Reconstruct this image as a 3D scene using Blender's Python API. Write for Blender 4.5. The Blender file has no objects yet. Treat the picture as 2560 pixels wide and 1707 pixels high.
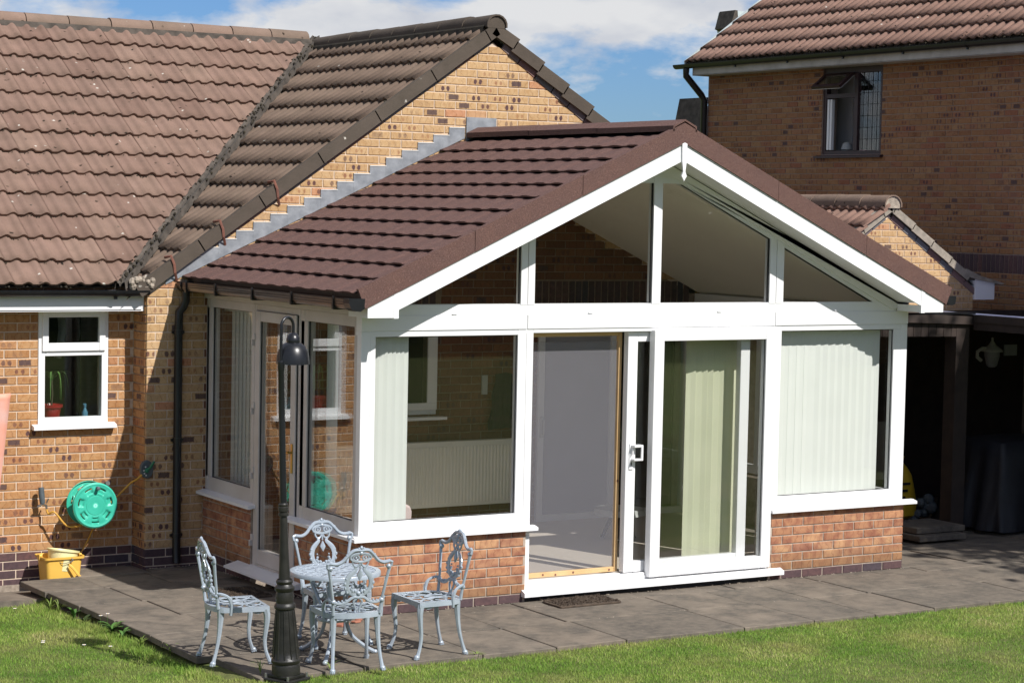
import bpy, bmesh, math, random
import numpy as np
from mathutils import Vector, Matrix, noise

random.seed(7); rng = np.random.default_rng(7)
sc = bpy.context.scene
COL = sc.collection
R = math.radians

# ------------------------------------------------------------------ camera
CAM = Vector((-7.399, -14.3991, 3.1106)); YAW, PITCH, ROLL, FPX = 0.5441, -0.0618, 0.0201, 5382.39
def _axes():
    cy, sy, cp, sp = math.cos(YAW), math.sin(YAW), math.cos(PITCH), math.sin(PITCH)
    f = Vector((sy*cp, cy*cp, sp)); r = Vector((cy, -sy, 0)); u = r.cross(f)
    cr, sr = math.cos(ROLL), math.sin(ROLL)
    return r*cr + u*sr, -r*sr + u*cr, f
CR, CU, CF = _axes()
cam = bpy.data.cameras.new('camera'); co = bpy.data.objects.new('camera', cam); COL.objects.link(co)
m = Matrix((CR, CU, -CF)).transposed().to_4x4(); m.translation = CAM; co.matrix_world = m
cam.sensor_width = 36; cam.lens = FPX/2560*36; cam.clip_start = .1; cam.clip_end = 800
sc.camera = co
# ------------------------------------------------------------------ light
SUN = Vector((.30, -1.0, 1.07)).normalized()
sc.view_settings.view_transform = 'Standard'; sc.view_settings.look = 'None'
sc.view_settings.exposure = 0.26; sc.view_settings.gamma = 1.0
sc.view_settings.use_curve_mapping = False
sl = bpy.data.lights.new('sun', 'SUN'); sl.energy = 5.0; sl.angle = R(.53); sl.color = (1, .965, .92)
so = bpy.data.objects.new('sun', sl); COL.objects.link(so)
so.rotation_euler = (-SUN).to_track_quat('-Z', 'Y').to_euler()
so.location = (0, 0, 30)
w = bpy.data.worlds.new('World'); sc.world = w; w.use_nodes = True
def build_world():
    nt = w.node_tree; nt.nodes.clear(); N = nt.nodes.new; L = nt.links.new
    out = N('ShaderNodeOutputWorld'); bg = N('ShaderNodeBackground'); bg.inputs[1].default_value = .07
    L(bg.outputs[0], out.inputs[0])
    sky = N('ShaderNodeTexSky'); sky.sky_type = 'NISHITA'; sky.sun_disc = False
    sky.sun_elevation = math.asin(SUN.z); sky.sun_rotation = math.atan2(SUN.x, SUN.y)
    sky.air_density = 1.0; sky.dust_density = .3; sky.ozone_density = 3.0
    tint = N('ShaderNodeMix'); tint.data_type = 'RGBA'; tint.blend_type = 'MULTIPLY'; tint.inputs[0].default_value = 1
    L(sky.outputs[0], tint.inputs[6]); tint.inputs[7].default_value = (.52, .76, 1.18, 1)
    geo = N('ShaderNodeTexCoord'); mp = N('ShaderNodeMapping'); mp.inputs['Scale'].default_value = (1.0, 1.0, 2.3)
    mp.inputs['Rotation'].default_value = (0, 0, 0); mp.inputs['Location'].default_value = (.9, .35, .1)
    L(geo.outputs['Generated'], mp.inputs[0])
    n1 = N('ShaderNodeTexNoise'); n1.inputs['Scale'].default_value = 11; n1.inputs['Detail'].default_value = 9
    n1.inputs['Roughness'].default_value = .56; n1.inputs['Distortion'].default_value = .15; L(mp.outputs[0], n1.inputs[0])
    rp = N('ShaderNodeValToRGB'); rp.color_ramp.elements[0].position = .43; rp.color_ramp.elements[1].position = .545
    L(n1.outputs[0], rp.inputs[0])
    n2 = N('ShaderNodeTexNoise'); n2.inputs['Scale'].default_value = 18; n2.inputs['Detail'].default_value = 6; L(mp.outputs[0], n2.inputs[0])
    cr = N('ShaderNodeValToRGB'); cr.color_ramp.elements[0].position = .35; cr.color_ramp.elements[0].color = (6.4, 6.8, 7.7, 1)
    cr.color_ramp.elements[1].position = .6; cr.color_ramp.elements[1].color = (9.0, 9.1, 9.3, 1); L(n2.outputs[0], cr.inputs[0])
    mx = N('ShaderNodeMix'); mx.data_type = 'RGBA'; L(rp.outputs[0], mx.inputs[0]); L(tint.outputs[2], mx.inputs[6]); L(cr.outputs[0], mx.inputs[7])
    L(mx.outputs[2], bg.inputs[0])
build_world()
sc.cycles.max_bounces = 14; sc.cycles.transparent_max_bounces = 24; sc.cycles.diffuse_bounces = 6
sc.cycles.glossy_bounces = 5; sc.cycles.caustics_reflective = False; sc.cycles.caustics_refractive = False

# ------------------------------------------------------------------ materials
class Mt:
    """small node helper"""
    def __init__(s, name):
        s.m = bpy.data.materials.new(name); s.m.use_nodes = True; s.nt = s.m.node_tree
        s.b = s.nt.nodes['Principled BSDF']
    def n(s, t, **k):
        x = s.nt.nodes.new('ShaderNode'+t)
        for a, v in k.items(): setattr(x, a, v)
        return x
    def l(s, a, b): s.nt.links.new(a, b)
    def noise(s, coord, scale, detail=4, rough=.55, dist=0):
        x = s.n('TexNoise'); x.inputs['Scale'].default_value = scale; x.inputs['Detail'].default_value = detail
        x.inputs['Roughness'].default_value = rough; x.inputs['Distortion'].default_value = dist
        if coord is not None: s.l(coord, x.inputs['Vector'])
        return x.outputs[0]
    def ramp(s, fac, stops):
        x = s.n('ValToRGB'); e = x.color_ramp.elements
        while len(e) < len(stops): e.new(.5)
        for i, (p, c) in enumerate(stops):
            e[i].position = p; e[i].color = (c, c, c, 1) if not hasattr(c, '__len__') else (*c, 1)
        s.l(fac, x.inputs[0]); return x.outputs[0]
    def mix(s, f, a, b, mode='MIX'):
        x = s.n('Mix', data_type='RGBA', blend_type=mode)
        for v, i in ((f, 0), (a, 6), (b, 7)):
            if hasattr(v, 'is_linked'): s.l(v, x.inputs[i])
            elif hasattr(v, '__len__'): x.inputs[i].default_value = (*v, 1)
            else: x.inputs[i].default_value = v
        return x.outputs[2]
    def math(s, op, a, b=0, c=0, clamp=False):
        x = s.n('Math', operation=op, use_clamp=clamp)
        for v, i in ((a, 0), (b, 1), (c, 2)):
            if hasattr(v, 'is_linked'): s.l(v, x.inputs[i])
            else: x.inputs[i].default_value = v
        return x.outputs[0]
    def coord(s, kind='Object'):
        return s.n('TexCoord').outputs[kind]
    def pos(s): return s.n('NewGeometry').outputs['Position']
    def bump(s, h, strength=.3, dist=.01):
        x = s.n('Bump'); x.inputs['Strength'].default_value = strength; x.inputs['Distance'].default_value = dist
        s.l(h, x.inputs['Height']); s.l(x.outputs[0], s.b.inputs['Normal'])
    def col(s, c):
        if hasattr(c, 'is_linked'): s.l(c, s.b.inputs['Base Color'])
        else: s.b.inputs['Base Color'].default_value = (*c, 1)
    def set(s, rough=None, metal=None, spec=None):
        if rough is not None: s.b.inputs['Roughness'].default_value = rough
        if metal is not None: s.b.inputs['Metallic'].default_value = metal
        if spec is not None: s.b.inputs['Specular IOR Level'].default_value = spec

M = {}
def simple(name, c1, c2=None, scale=8, rough=.6, bump=0, metal=0, spec=None, bscale=None, space='pos', detail=5):
    t = Mt(name); co_ = t.pos() if space == 'pos' else t.coord('Object')
    if c2 is None: c2 = tuple(x*.86 for x in c1)
    nz = t.noise(co_, scale, detail)
    t.col(t.mix(t.ramp(nz, [(.32, 0), (.68, 1)]), c2, c1)); t.set(rough, metal, spec)
    if bump: t.bump(t.noise(co_, bscale or scale*6, 4), bump, .006)
    M[name] = t.m; return t

def brick_material(name, kind):
    t = Mt(name); p = t.pos()
    uv = t.n('UVMap'); uv.uv_map = 'UVMap'; sep = t.n('SeparateXYZ'); t.l(uv.outputs[0], sep.inputs[0])
    at = t.n('Attribute'); at.attribute_name = 'rnd'; sc_ = t.n('SeparateColor'); t.l(at.outputs['Color'], sc_.inputs[0])
    r1, r2, r3 = sc_.outputs[0], sc_.outputs[1], sc_.outputs[2]
    fine = t.noise(p, 190, 4, .7); mid = t.noise(p, 26, 3, .6, .6)
    if kind == 'buff':
        base = t.ramp(r1, [(0, (.40, .215, .10)), (.25, (.51, .295, .14)), (.5, (.44, .25, .12)), (.75, (.53, .325, .165)), (1, (.43, .21, .11))])
        base = t.mix(t.ramp(mid, [(.35, 0), (.7, 1)]), base, t.mix(1, base, (.84, .72, .60), 'MULTIPLY'))
    elif kind == 'pale':
        base = t.ramp(r1, [(0, (.48, .315, .165)), (.25, (.57, .395, .215)), (.5, (.51, .345, .185)), (.75, (.59, .415, .235)), (.95, (.53, .365, .21)), (1, (.54, .27, .155))])
        base = t.mix(t.ramp(mid, [(.35, 0), (.7, 1)]), base, t.mix(1, base, (.86, .78, .68), 'MULTIPLY'))
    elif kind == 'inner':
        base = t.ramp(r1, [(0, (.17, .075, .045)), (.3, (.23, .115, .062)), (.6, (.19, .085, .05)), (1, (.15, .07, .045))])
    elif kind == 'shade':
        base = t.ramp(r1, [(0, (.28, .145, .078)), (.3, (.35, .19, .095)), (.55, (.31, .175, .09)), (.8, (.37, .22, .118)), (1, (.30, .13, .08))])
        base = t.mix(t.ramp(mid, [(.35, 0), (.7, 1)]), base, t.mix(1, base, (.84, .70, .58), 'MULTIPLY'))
    elif kind == 'red':
        base = t.ramp(r1, [(0, (.41, .205, .115)), (.25, (.53, .28, .15)), (.5, (.46, .235, .13)), (.75, (.56, .325, .175)), (1, (.39, .19, .12))])
        band = t.noise(p, 11, 2, .5, .2)
        base = t.mix(t.ramp(band, [(.36, 0), (.62, 1)]), t.mix(1, base, (.66, .55, .62), 'MULTIPLY'), base)
        sz = t.n('SeparateXYZ'); t.l(p, sz.inputs[0])          # damp, algae-stained foot of the wall
        dm = t.math('MULTIPLY', t.ramp(t.math('ADD', sz.outputs[2], t.math('MULTIPLY', mid, .12)), [(.16, 1), (.34, 0)]), .55)
        base = t.mix(dm, base, (.20, .125, .06))
    else:
        base = t.ramp(r1, [(0, (.085, .055, .062)), (.4, (.12, .075, .078)), (.65, (.15, .078, .072)), (1, (.075, .068, .085))])
        base = t.mix(t.ramp(mid, [(.35, 0), (.7, .6)]), base, (.05, .036, .042))
    base = t.mix(t.ramp(fine, [(.3, 0), (.7, .55)]), base, t.mix(1, base, (.74, .68, .62), 'MULTIPLY'))
    if kind in ('buff', 'shade', 'pale', 'inner'):
        # the two kiln marks a brick of this kind carries, and the odd bar-shaped one
        u, v = sep.outputs[0], sep.outputs[1]
        off = t.math('MULTIPLY', t.math('SUBTRACT', r3, .5), .05)
        uu = t.math('ADD', u, off)
        wob = t.math('MULTIPLY', t.math('SUBTRACT', t.noise(p, 60, 2), .5), .016)
        ax = t.math('SUBTRACT', t.math('ABSOLUTE', uu), .027)
        rad = t.math('MULTIPLY_ADD', r2, .012, .0085)
        d = t.math('SQRT', t.math('ADD', t.math('MULTIPLY', ax, ax), t.math('MULTIPLY', t.math('MULTIPLY', v, v), .55)))
        d = t.math('ADD', d, wob)
        m1 = t.math('MULTIPLY', t.math('SUBTRACT', rad, d), 260, clamp=True)
        on = t.math('MULTIPLY', t.ramp(r2, [(.30, 0), (.38, .4), (.60, .75), (.80, 1)]), .95)
        mz = t.n('Mapping'); mz.inputs['Scale'].default_value = (.45, .45, 1.7); t.l(p, mz.inputs[0])
        on = t.math('MULTIPLY', on, t.ramp(t.noise(mz.outputs[0], 1.5, 2, .5), [(.40, .12), (.54, 1)]))
        red = t.mix(t.ramp(r2, [(.6, 0), (.85, 1)]), (.25, .095, .05), (.085, .045, .05))
        base = t.mix(t.math('MULTIPLY', m1, on), base, red)
        bar = t.math('MULTIPLY', t.math('SUBTRACT', .055, t.math('ADD', t.math('ABSOLUTE', uu), wob)), 200, clamp=True)
        bar2 = t.math('MULTIPLY', t.math('SUBTRACT', .026, t.math('ADD', t.math('ABSOLUTE', v), wob)), 200, clamp=True)
        bon = t.ramp(r3, [(.935, 0), (.95, .9)])
        base = t.mix(t.math('MULTIPLY', t.math('MULTIPLY', bar, bar2), bon), base, (.085, .055, .055))
    crk = t.n('TexWave'); crk.inputs['Scale'].default_value = 9; crk.inputs['Distortion'].default_value = 9
    crk.inputs['Detail'].default_value = 2; crk.inputs['Detail Scale'].default_value = .8
    mpp = t.n('Mapping'); mpp.inputs['Scale'].default_value = (.5, .5, 1.6); t.l(p, mpp.inputs[0]); t.l(mpp.outputs[0], crk.inputs[0])
    if kind != 'blue':
        ck = t.ramp(crk.outputs[0], [(.0, 1), (.035, 0)])
        base = t.mix(t.math('MULTIPLY', ck, .5), base, t.mix(1, base, (.42, .33, .3), 'MULTIPLY'))
    t.col(base); t.set(.88, 0, .25); t.bump(fine, .35, .004); M[name] = t.m
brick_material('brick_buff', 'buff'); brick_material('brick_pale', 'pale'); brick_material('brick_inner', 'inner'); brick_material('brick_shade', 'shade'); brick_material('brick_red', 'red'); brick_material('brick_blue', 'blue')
simple('mortar', (.66, .53, .41), (.52, .41, .31), 22, .95, .4)
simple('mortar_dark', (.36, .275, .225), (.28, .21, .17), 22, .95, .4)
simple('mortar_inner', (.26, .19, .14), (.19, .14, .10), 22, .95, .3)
simple('mortar_grey', (.46, .38, .31), (.32, .26, .21), 22, .95, .4)
simple('plinth_concrete', (.36, .30, .24), (.22, .18, .14), 30, .95, .8)
simple('upvc', (.80, .80, .805), (.77, .77, .77), 2.2, .32, spec=.5)
simple('upvc_side', (.60, .56, .53), (.50, .46, .425), 3, .45, spec=.4)  # greyer, warmer white for the left side frames, door and fascia
simple('upvc_grey', (.62, .62, .61), (.56, .56, .55), 3, .4)
simple('gutter_black', (.011, .012, .014), (.007, .007, .008), 12, .35, spec=.5)
simple('gutter_brown', (.10, .06, .045), (.045, .03, .024), 5, .28, spec=.6)
simple('seal_black', (.012, .012, .013), None, 5, .6)
simple('lead', (.33, .35, .375), (.20, .215, .235), 9, .5, .25, .25)
simple('lead_edge', (.62, .62, .60), None, 9, .6)
simple('cement', (.20, .175, .15), (.11, .095, .08), 14, .95, .8)
simple('cement_dark', (.10, .083, .068), (.042, .035, .028), 10, .95, .8)
simple('cement_pale', (.44, .37, .29), (.22, .185, .15), 12, .95, .8)
simple('pine', (.64, .44, .22), (.55, .35, .16), 6, .5)
simple('dark_wood', (.040, .026, .020), (.022, .015, .012), 9, .7)
simple('dark_frame', (.050, .022, .024), (.032, .016, .018), 9, .5)
simple('plaster', (.86, .81, .71), (.83, .78, .68), 2, .9)
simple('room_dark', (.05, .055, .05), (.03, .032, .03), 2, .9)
simple('carpet', (.58, .51, .43), (.50, .44, .37), 60, 1.0, .3)
simple('blind', (.78, .80, .76), (.74, .76, .72), 3, .9)
simple('blind_yellow', (.74, .74, .56), (.68, .69, .51), 3, .9)
simple('radiator_white', (.84, .82, .74), (.80, .78, .70), 3, .4)
simple('coat_black', (.012, .012, .014), None, 9, .9)
simple('hose_green', (.055, .50, .36), (.035, .42, .29), 5, .42, spec=.5)
simple('hose_dark', (.03, .045, .04), (.02, .03, .027), 9, .5)
simple('hose_grey', (.10, .125, .14), (.06, .075, .085), 9, .6)
simple('hose_yellow', (.62, .34, .05), (.5, .26, .035), 12, .45)
simple('tub_yellow', (.80, .50, .10), (.74, .43, .075), 4, .4)
simple('tub_cream', (.80, .76, .42), (.74, .69, .36), 4, .4)
simple('lamp_black', (.009, .010, .013), (.006, .0065, .009), 6, .34, spec=.55)
simple('lamp_iron', (.022, .021, .018), (.010, .0095, .008), 14, .42, .25, spec=.5, bscale=70)
simple('alu_grey', (.39, .445, .505), (.32, .37, .425), 12, .26, .16, .15, .6, bscale=90)
simple('brass', (.62, .42, .12), (.5, .33, .09), 5, .3, 0, .9)
simple('steel', (.35, .35, .34), None, 9, .35, 0, .8)
simple('rust_iron', (.22, .085, .055), (.13, .055, .04), 18, .8, .3)
simple('mat_brown', (.105, .075, .052), (.05, .036, .026), 25, 1.0, .8)
simple('moss', (.045, .036, .020), (.020, .016, .012), 20, 1.0)
simple('bark', (.09, .065, .045), (.05, .036, .026), 12, .95, .6)
simple('white_ceramic', (.55, .55, .54), None, 4, .5)
simple('sack_yellow', (.55, .36, .02), (.42, .26, .015), 9, .45)
simple('poly_blue', (.42, .46, .62), (.28, .30, .46), 4, .3)
simple('cover_black', (.012, .013, .018), (.008, .008, .011), 6, .6, .4, bscale=9)
simple('red_pot', (.42, .018, .022), (.33, .012, .018), 4, .3)
simple('bottle_blue', (.12, .28, .42), None, 4, .3)
simple('leaf_green', (.085, .19, .035), (.045, .11, .02), 12, .5)
simple('leaf_dark', (.045, .085, .022), (.022, .048, .012), 6, .55)
simple('petal', (.80, .80, .78), None, 6, .7)
simple('salmon', (.72, .30, .20), (.66, .40, .34), 5, .6)
simple('rag_pink', (.60, .48, .46), None, 6, .8)
simple('magenta', (.5, .03, .16), None, 6, .7)
simple('brick_chip', (.42, .17, .10), (.3, .12, .08), 12, .9)
simple('soil', (.055, .042, .032), (.03, .024, .018), 12, 1.0, .6)
simple('door_grey', (.36, .355, .39), (.32, .315, .35), 2, .4)
simple('lace', (.45, .47, .45), None, 9, .8)

def tile_material(name, stops, spot_w, spot_b, sc_n=1):
    t = Mt(name); p = t.pos(); oi = t.n('ObjectInfo').outputs['Random']
    base = t.ramp(oi, stops)
    n1 = t.noise(p, 5*sc_n, 5, .6); n2 = t.noise(p, 150, 3, .7); n3 = t.noise(p, 22, 3, .6)
    base = t.mix(t.ramp(n1, [(.35, 0), (.7, .75)]), base, t.mix(1, base, (.72, .74, .72), 'MULTIPLY'))
    base = t.mix(t.ramp(n2, [(.35, 0), (.75, .7)]), base, t.mix(1, base, (1.35, 1.32, 1.25), 'MULTIPLY'))
    v = t.n('TexVoronoi'); v.inputs['Scale'].default_value = 13; t.l(p, v.inputs['Vector'])
    vc = t.n('SeparateColor'); t.l(v.outputs['Color'], vc.inputs[0])
    dd = t.math('ADD', v.outputs['Distance'], t.math('MULTIPLY', t.math('SUBTRACT', t.noise(p, 45, 2), .5), .5))
    wsp = t.math('MULTIPLY', t.ramp(dd, [(.10, 1), (.19, 0)]), t.ramp(vc.outputs[0], [(1-spot_w, 0), (1-spot_w+.02, 1)]))
    bsp = t.math('MULTIPLY', t.ramp(dd, [(.12, 1), (.22, 0)]), t.ramp(vc.outputs[1], [(1-spot_b, 0), (1-spot_b+.02, 1)]))
    base = t.mix(wsp, base, (.52, .49, .43)); base = t.mix(bsp, base, (.035, .025, .018))
    t.col(base); t.set(.92, 0, .2); t.bump(t.math('ADD', n2, n3), .45, .006); M[name] = t.m
tile_material('tile_old', [(0, (.168, .106, .084)), (.3, (.212, .138, .109)), (.6, (.182, .119, .095)), (1, (.222, .148, .116))], .10, .16)
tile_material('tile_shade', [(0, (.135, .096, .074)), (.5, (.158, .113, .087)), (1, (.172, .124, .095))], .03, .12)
tile_material('tile_far', [(0, (.205, .124, .098)), (.5, (.24, .148, .117)), (1, (.22, .136, .108))], .07, .34, 2)
tile_material('ridge_old', [(0, (.17, .125, .098)), (.5, (.22, .15, .118)), (1, (.19, .14, .11))], .12, .14)
tile_material('ridge_dark', [(0, (.082, .066, .054)), (.5, (.088, .071, .058)), (1, (.096, .078, .063))], .05, .10)
def granule_material():
    t = Mt('granule_brown'); p = t.pos()
    a = t.noise(p, 420, 2, .9); b = t.noise(p, 6, 4, .6); c = t.noise(p, 230, 2, .9)
    base = t.ramp(a, [(.36, (.050, .028, .025)), (.5, (.118, .058, .048)), (.64, (.215, .122, .095))])
    sp = t.noise(p, 105, 2, .8)
    base = t.mix(t.ramp(sp, [(.30, .55), (.48, 0)]), base, (.035, .022, .022)); base = t.mix(t.ramp(sp, [(.56, 0), (.70, .6)]), base, (.26, .17, .14))
    base = t.mix(t.ramp(c, [(.64, 0), (.72, .8)]), base, (.42, .32, .26))
    base = t.mix(t.ramp(b, [(.35, 0), (.65, .5)]), base, t.mix(1, base, (.80, .84, .92), 'MULTIPLY'))
    t.col(base); t.set(.8, 0, .3); t.bump(a, .6, .004); M['granule'] = t.m
granule_material()
def slab_material():
    t = Mt('slab'); p = t.pos(); oi = t.n('ObjectInfo').outputs['Random']
    base = t.ramp(oi, [(0, (.135, .115, .095)), (.35, (.195, .162, .13)), (.7, (.145, .124, .102)), (1, (.18, .148, .118))])
    n1 = t.noise(p, 3.2, 6, .65, .4); n2 = t.noise(p, 90, 4, .75); n3 = t.noise(p, 14, 4, .6)
    base = t.mix(t.ramp(n1, [(.38, 0), (.62, .8)]), base, (.075, .068, .060))
    base = t.mix(t.ramp(n3, [(.42, 0), (.68, .45)]), base, (.20, .170, .135))
    base = t.mix(t.ramp(n2, [(.35, 0), (.7, .5)]), base, t.mix(1, base, (1.4, 1.38, 1.3), 'MULTIPLY'))
    t.col(base); t.set(.93, 0, .2); t.bump(t.math('ADD', n2, n3), .4, .005); M['slab'] = t.m
slab_material()
def grass_material():
    t = Mt('grass_blade'); at = t.n('Attribute'); at.attribute_name = 'rnd'; s = t.n('SeparateColor'); t.l(at.outputs['Color'], s.inputs[0])
    p = t.pos(); n = t.noise(p, 1.6, 4, .6)
    base = t.ramp(s.outputs[0], [(0, (.11, .23, .03)), (.35, (.215, .36, .055)), (.7, (.33, .44, .09)), (.92, (.46, .46, .17)), (1, (.58, .50, .27))])
    base = t.mix(t.ramp(n, [(.46, 0), (.70, .65)]), base, (.40, .38, .135))
    t.col(base); t.set(.6, 0, .25)
    tr = t.n('BsdfTranslucent'); t.l(base, tr.inputs[0]); mx = t.n('MixShader'); mx.inputs[0].default_value = .3
    o = t.nt.nodes['Material Output']; t.l(t.b.outputs[0], mx.inputs[1]); t.l(tr.outputs[0], mx.inputs[2]); t.l(mx.outputs[0], o.inputs[0])
    M['grass'] = t.m
    t = Mt('lawn_soil'); p = t.pos(); a = t.noise(p, 40, 4, .7); b = t.noise(p, 1.6, 4, .6)
    base = t.ramp(a, [(.3, (.06, .085, .025)), (.5, (.105, .135, .04)), (.7, (.165, .18, .065))])
    base = t.mix(t.ramp(b, [(.45, 0), (.7, .6)]), base, (.19, .165, .08))
    t.col(base); t.set(1, 0, .1); t.bump(a, .8, .02); M['lawn'] = t.m
grass_material()
def glass_material(name, tint, f0=.055):
    t = Mt(name); nt = t.nt; o = nt.nodes['Material Output']; nt.nodes.remove(t.b)
    tr = t.n('BsdfTransparent'); tr.inputs[0].default_value = (*tint, 1)
    gl = t.n('BsdfGlossy'); gl.inputs['Roughness'].default_value = .0; gl.inputs[0].default_value = (.95, .97, .97, 1)
    lw = t.n('LayerWeight'); lw.inputs[0].default_value = .5          # reflectance rises toward grazing, alike on both faces
    fac = t.math('MULTIPLY_ADD', t.math('POWER', lw.outputs['Facing'], 3.4), 1-f0, f0)
    mx = t.n('MixShader'); t.l(fac, mx.inputs[0]); t.l(tr.outputs[0], mx.inputs[1]); t.l(gl.outputs[0], mx.inputs[2]); t.l(mx.outputs[0], o.inputs[0])
    M[name] = t.m
glass_material('glass', (.975, .98, .975), .045)
glass_material('glass_dark', (.86, .90, .88), .05)
def screen_material():
    t = Mt('fly_mesh'); o = t.nt.nodes['Material Output']; t.col((.29, .285, .31)); t.set(.9, 0, .1)
    tr = t.n('BsdfTransparent'); mx = t.n('MixShader'); mx.inputs[0].default_value = .20
    t.l(tr.outputs[0], mx.inputs[1]); t.l(t.b.outputs[0], mx.inputs[2]); t.l(mx.outputs[0], o.inputs[0]); M['fly_mesh'] = t.m
screen_material()

# ------------------------------------------------------------------ object helpers
def tag(o, label=None, cat=None, group=None, kind=None):
    if label: o['label'] = label
    if cat: o['category'] = cat
    if group: o['group'] = group
    if kind: o['kind'] = kind
    return o
def empty(name, loc=(0, 0, 0), rz=0, **k):
    o = bpy.data.objects.new(name, None); COL.objects.link(o); o.location = loc; o.rotation_euler = (0, 0, rz)
    o.empty_display_size = .1; return tag(o, **k)
def mesh_obj(name, me, parent=None, mw=None, mats=None):
    """link a mesh; mw is its placement in world space (at the moment the parent is built)"""
    if mats and not me.materials:
        for x in mats: me.materials.append(M[x])
    o = bpy.data.objects.new(name, me); COL.objects.link(o)
    if parent is not None:
        o.parent = parent; o.matrix_parent_inverse = wmat(parent).inverted()
    if mw is not None: o.matrix_basis = mw
    return o
def wmat(o):
    return (wmat(o.parent) @ o.matrix_parent_inverse @ o.matrix_basis) if o.parent else o.matrix_basis.copy()
class MB:
    def __init__(s): s.v = []; s.f = []; s.mi = []; s.cur = 0
    def add(s, vs, fs):
        k = len(s.v); s.v += [tuple(x) for x in vs]; s.f += [tuple(i+k for i in f) for f in fs]; s.mi += [s.cur]*len(fs); return s
    def box(s, a, b):
        x0, y0, z0 = (min(a[i], b[i]) for i in range(3)); x1, y1, z1 = (max(a[i], b[i]) for i in range(3))
        return s.add([(x0, y0, z0), (x1, y0, z0), (x1, y1, z0), (x0, y1, z0), (x0, y0, z1), (x1, y0, z1), (x1, y1, z1), (x0, y1, z1)],
                     [(0, 3, 2, 1), (4, 5, 6, 7), (0, 1, 5, 4), (1, 2, 6, 5), (2, 3, 7, 6), (3, 0, 4, 7)])
    def prism(s, poly, d0, d1, ax='y'):
        """poly: list of (a,b); ax: axis of extrusion"""
        def P(a, b, d): return {'y': (a, d, b), 'x': (d, a, b), 'z': (a, b, d)}[ax]
        n = len(poly); vs = [P(a, b, d0) for a, b in poly] + [P(a, b, d1) for a, b in poly]
        ar = sum(poly[i][0]*poly[(i+1) % n][1]-poly[(i+1) % n][0]*poly[i][1] for i in range(n))
        flip = (ar > 0) ^ (d1 > d0) ^ (ax == 'y')
        fs = [tuple(range(n)), tuple(range(2*n-1, n-1, -1))] + [(i, i+n, (i+1) % n+n, (i+1) % n) for i in range(n)]
        if flip is False: fs = [tuple(reversed(f)) for f in fs]
        return s.add(vs, fs)
    def tube(s, pts, r, seg=8, closed=False, caps=True, flat=None):
        """tube along pts, r scalar or list; flat=(dir, factor) squashes the section along dir"""
        pts = [Vector(p) for p in pts]; n = len(pts); rr = r if hasattr(r, '__len__') else [r]*n
        T = []
        for i in range(n):
            a = pts[(i-1) % n] if (closed or i > 0) else pts[i]; b = pts[(i+1) % n] if (closed or i < n-1) else pts[i]
            d = b-a; T.append(d.normalized() if d.length > 1e-9 else Vector((0, 0, 1)))
        ref = Vector((0, 0, 1)) if abs(T[0].z) < .9 else Vector((1, 0, 0)); nx = (ref-T[0]*ref.dot(T[0])).normalized()
        vs = []
        for i in range(n):
            nx = (nx-T[i]*nx.dot(T[i])); nx = nx.normalized() if nx.length > 1e-6 else T[i].orthogonal().normalized(); ny = T[i].cross(nx)
            for k in range(seg):
                a = 2*math.pi*k/seg; o = nx*math.cos(a)+ny*math.sin(a)
                if flat: fd, ff = flat; o = o-fd*(o.dot(fd)*(1-ff))
                vs.append(pts[i]+o*rr[i])
        fs = []
        for i in range(n if closed else n-1):
            j = (i+1) % n
            for k in range(seg): fs.append((i*seg+k, i*seg+(k+1) % seg, j*seg+(k+1) % seg, j*seg+k))
        if caps and not closed: fs += [tuple(range(seg-1, -1, -1)), tuple((n-1)*seg+k for k in range(seg))]
        return s.add(vs, fs)
    def lathe(s, prof, c=(0, 0, 0), seg=24, axis='z'):
        vs = []
        for r, h in prof:
            for k in range(seg):
                a = 2*math.pi*k/seg; x, y = r*math.cos(a), r*math.sin(a)
                q = (x, y, h) if axis == 'z' else (x, h, y)
                vs.append((q[0]+c[0], q[1]+c[1], q[2]+c[2]))
        fs = [(i*seg+k, i*seg+(k+1) % seg, (i+1)*seg+(k+1) % seg, (i+1)*seg+k) for i in range(len(prof)-1) for k in range(seg)]
        if axis != 'z': fs = [tuple(reversed(f)) for f in fs]
        return s.add(vs, fs)
    def ball(s, c, r, seg=10, ring=6, sz=1):
        prof = [(max(1e-4, r*math.sin(math.pi*i/ring)), -r*sz*math.cos(math.pi*i/ring)) for i in range(ring+1)]
        return s.lathe(prof, c, seg)
    def xf(s, mtx):
        s.v = [tuple(mtx @ Vector(v)) for v in s.v]; return s
    def mesh(s, name, mats):
        me = bpy.data.meshes.new(name); me.from_pydata(s.v, [], s.f)
        for x in (mats if not isinstance(mats, str) else [mats]): me.materials.append(M[x])
        if any(s.mi): me.polygons.foreach_set('material_index', s.mi)
        return me
    def build(s, name, mats, parent=None, smooth=False, bevel=0, mw=None, label=None):
        me = s.mesh(name, mats)
        if smooth:
            me.polygons.foreach_set('use_smooth', [True]*len(me.polygons))
        o = mesh_obj(name, me, parent, mw)
        if smooth == 'auto' or smooth == 1:
            try: me.set_sharp_from_angle(angle=R(40))
            except Exception: pass
        if bevel:
            b = o.modifiers.new('bevel', 'BEVEL'); b.width = bevel; b.segments = 2; b.limit_method = 'ANGLE'; b.angle_limit = R(35)
        if label: o['label'] = label
        return o
def px(P):
    d = Vector(P)-CAM; z = d.dot(CF)
    if z < .1: return (-9999, -9999, z)
    return (1280+FPX*d.dot(CR)/z, 853.5-FPX*d.dot(CU)/z, z)
def inframe(P, mg=40):
    x, y, z = px(P); return z > 0 and -mg < x < 2560+mg and -mg < y < 1707+mg

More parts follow.
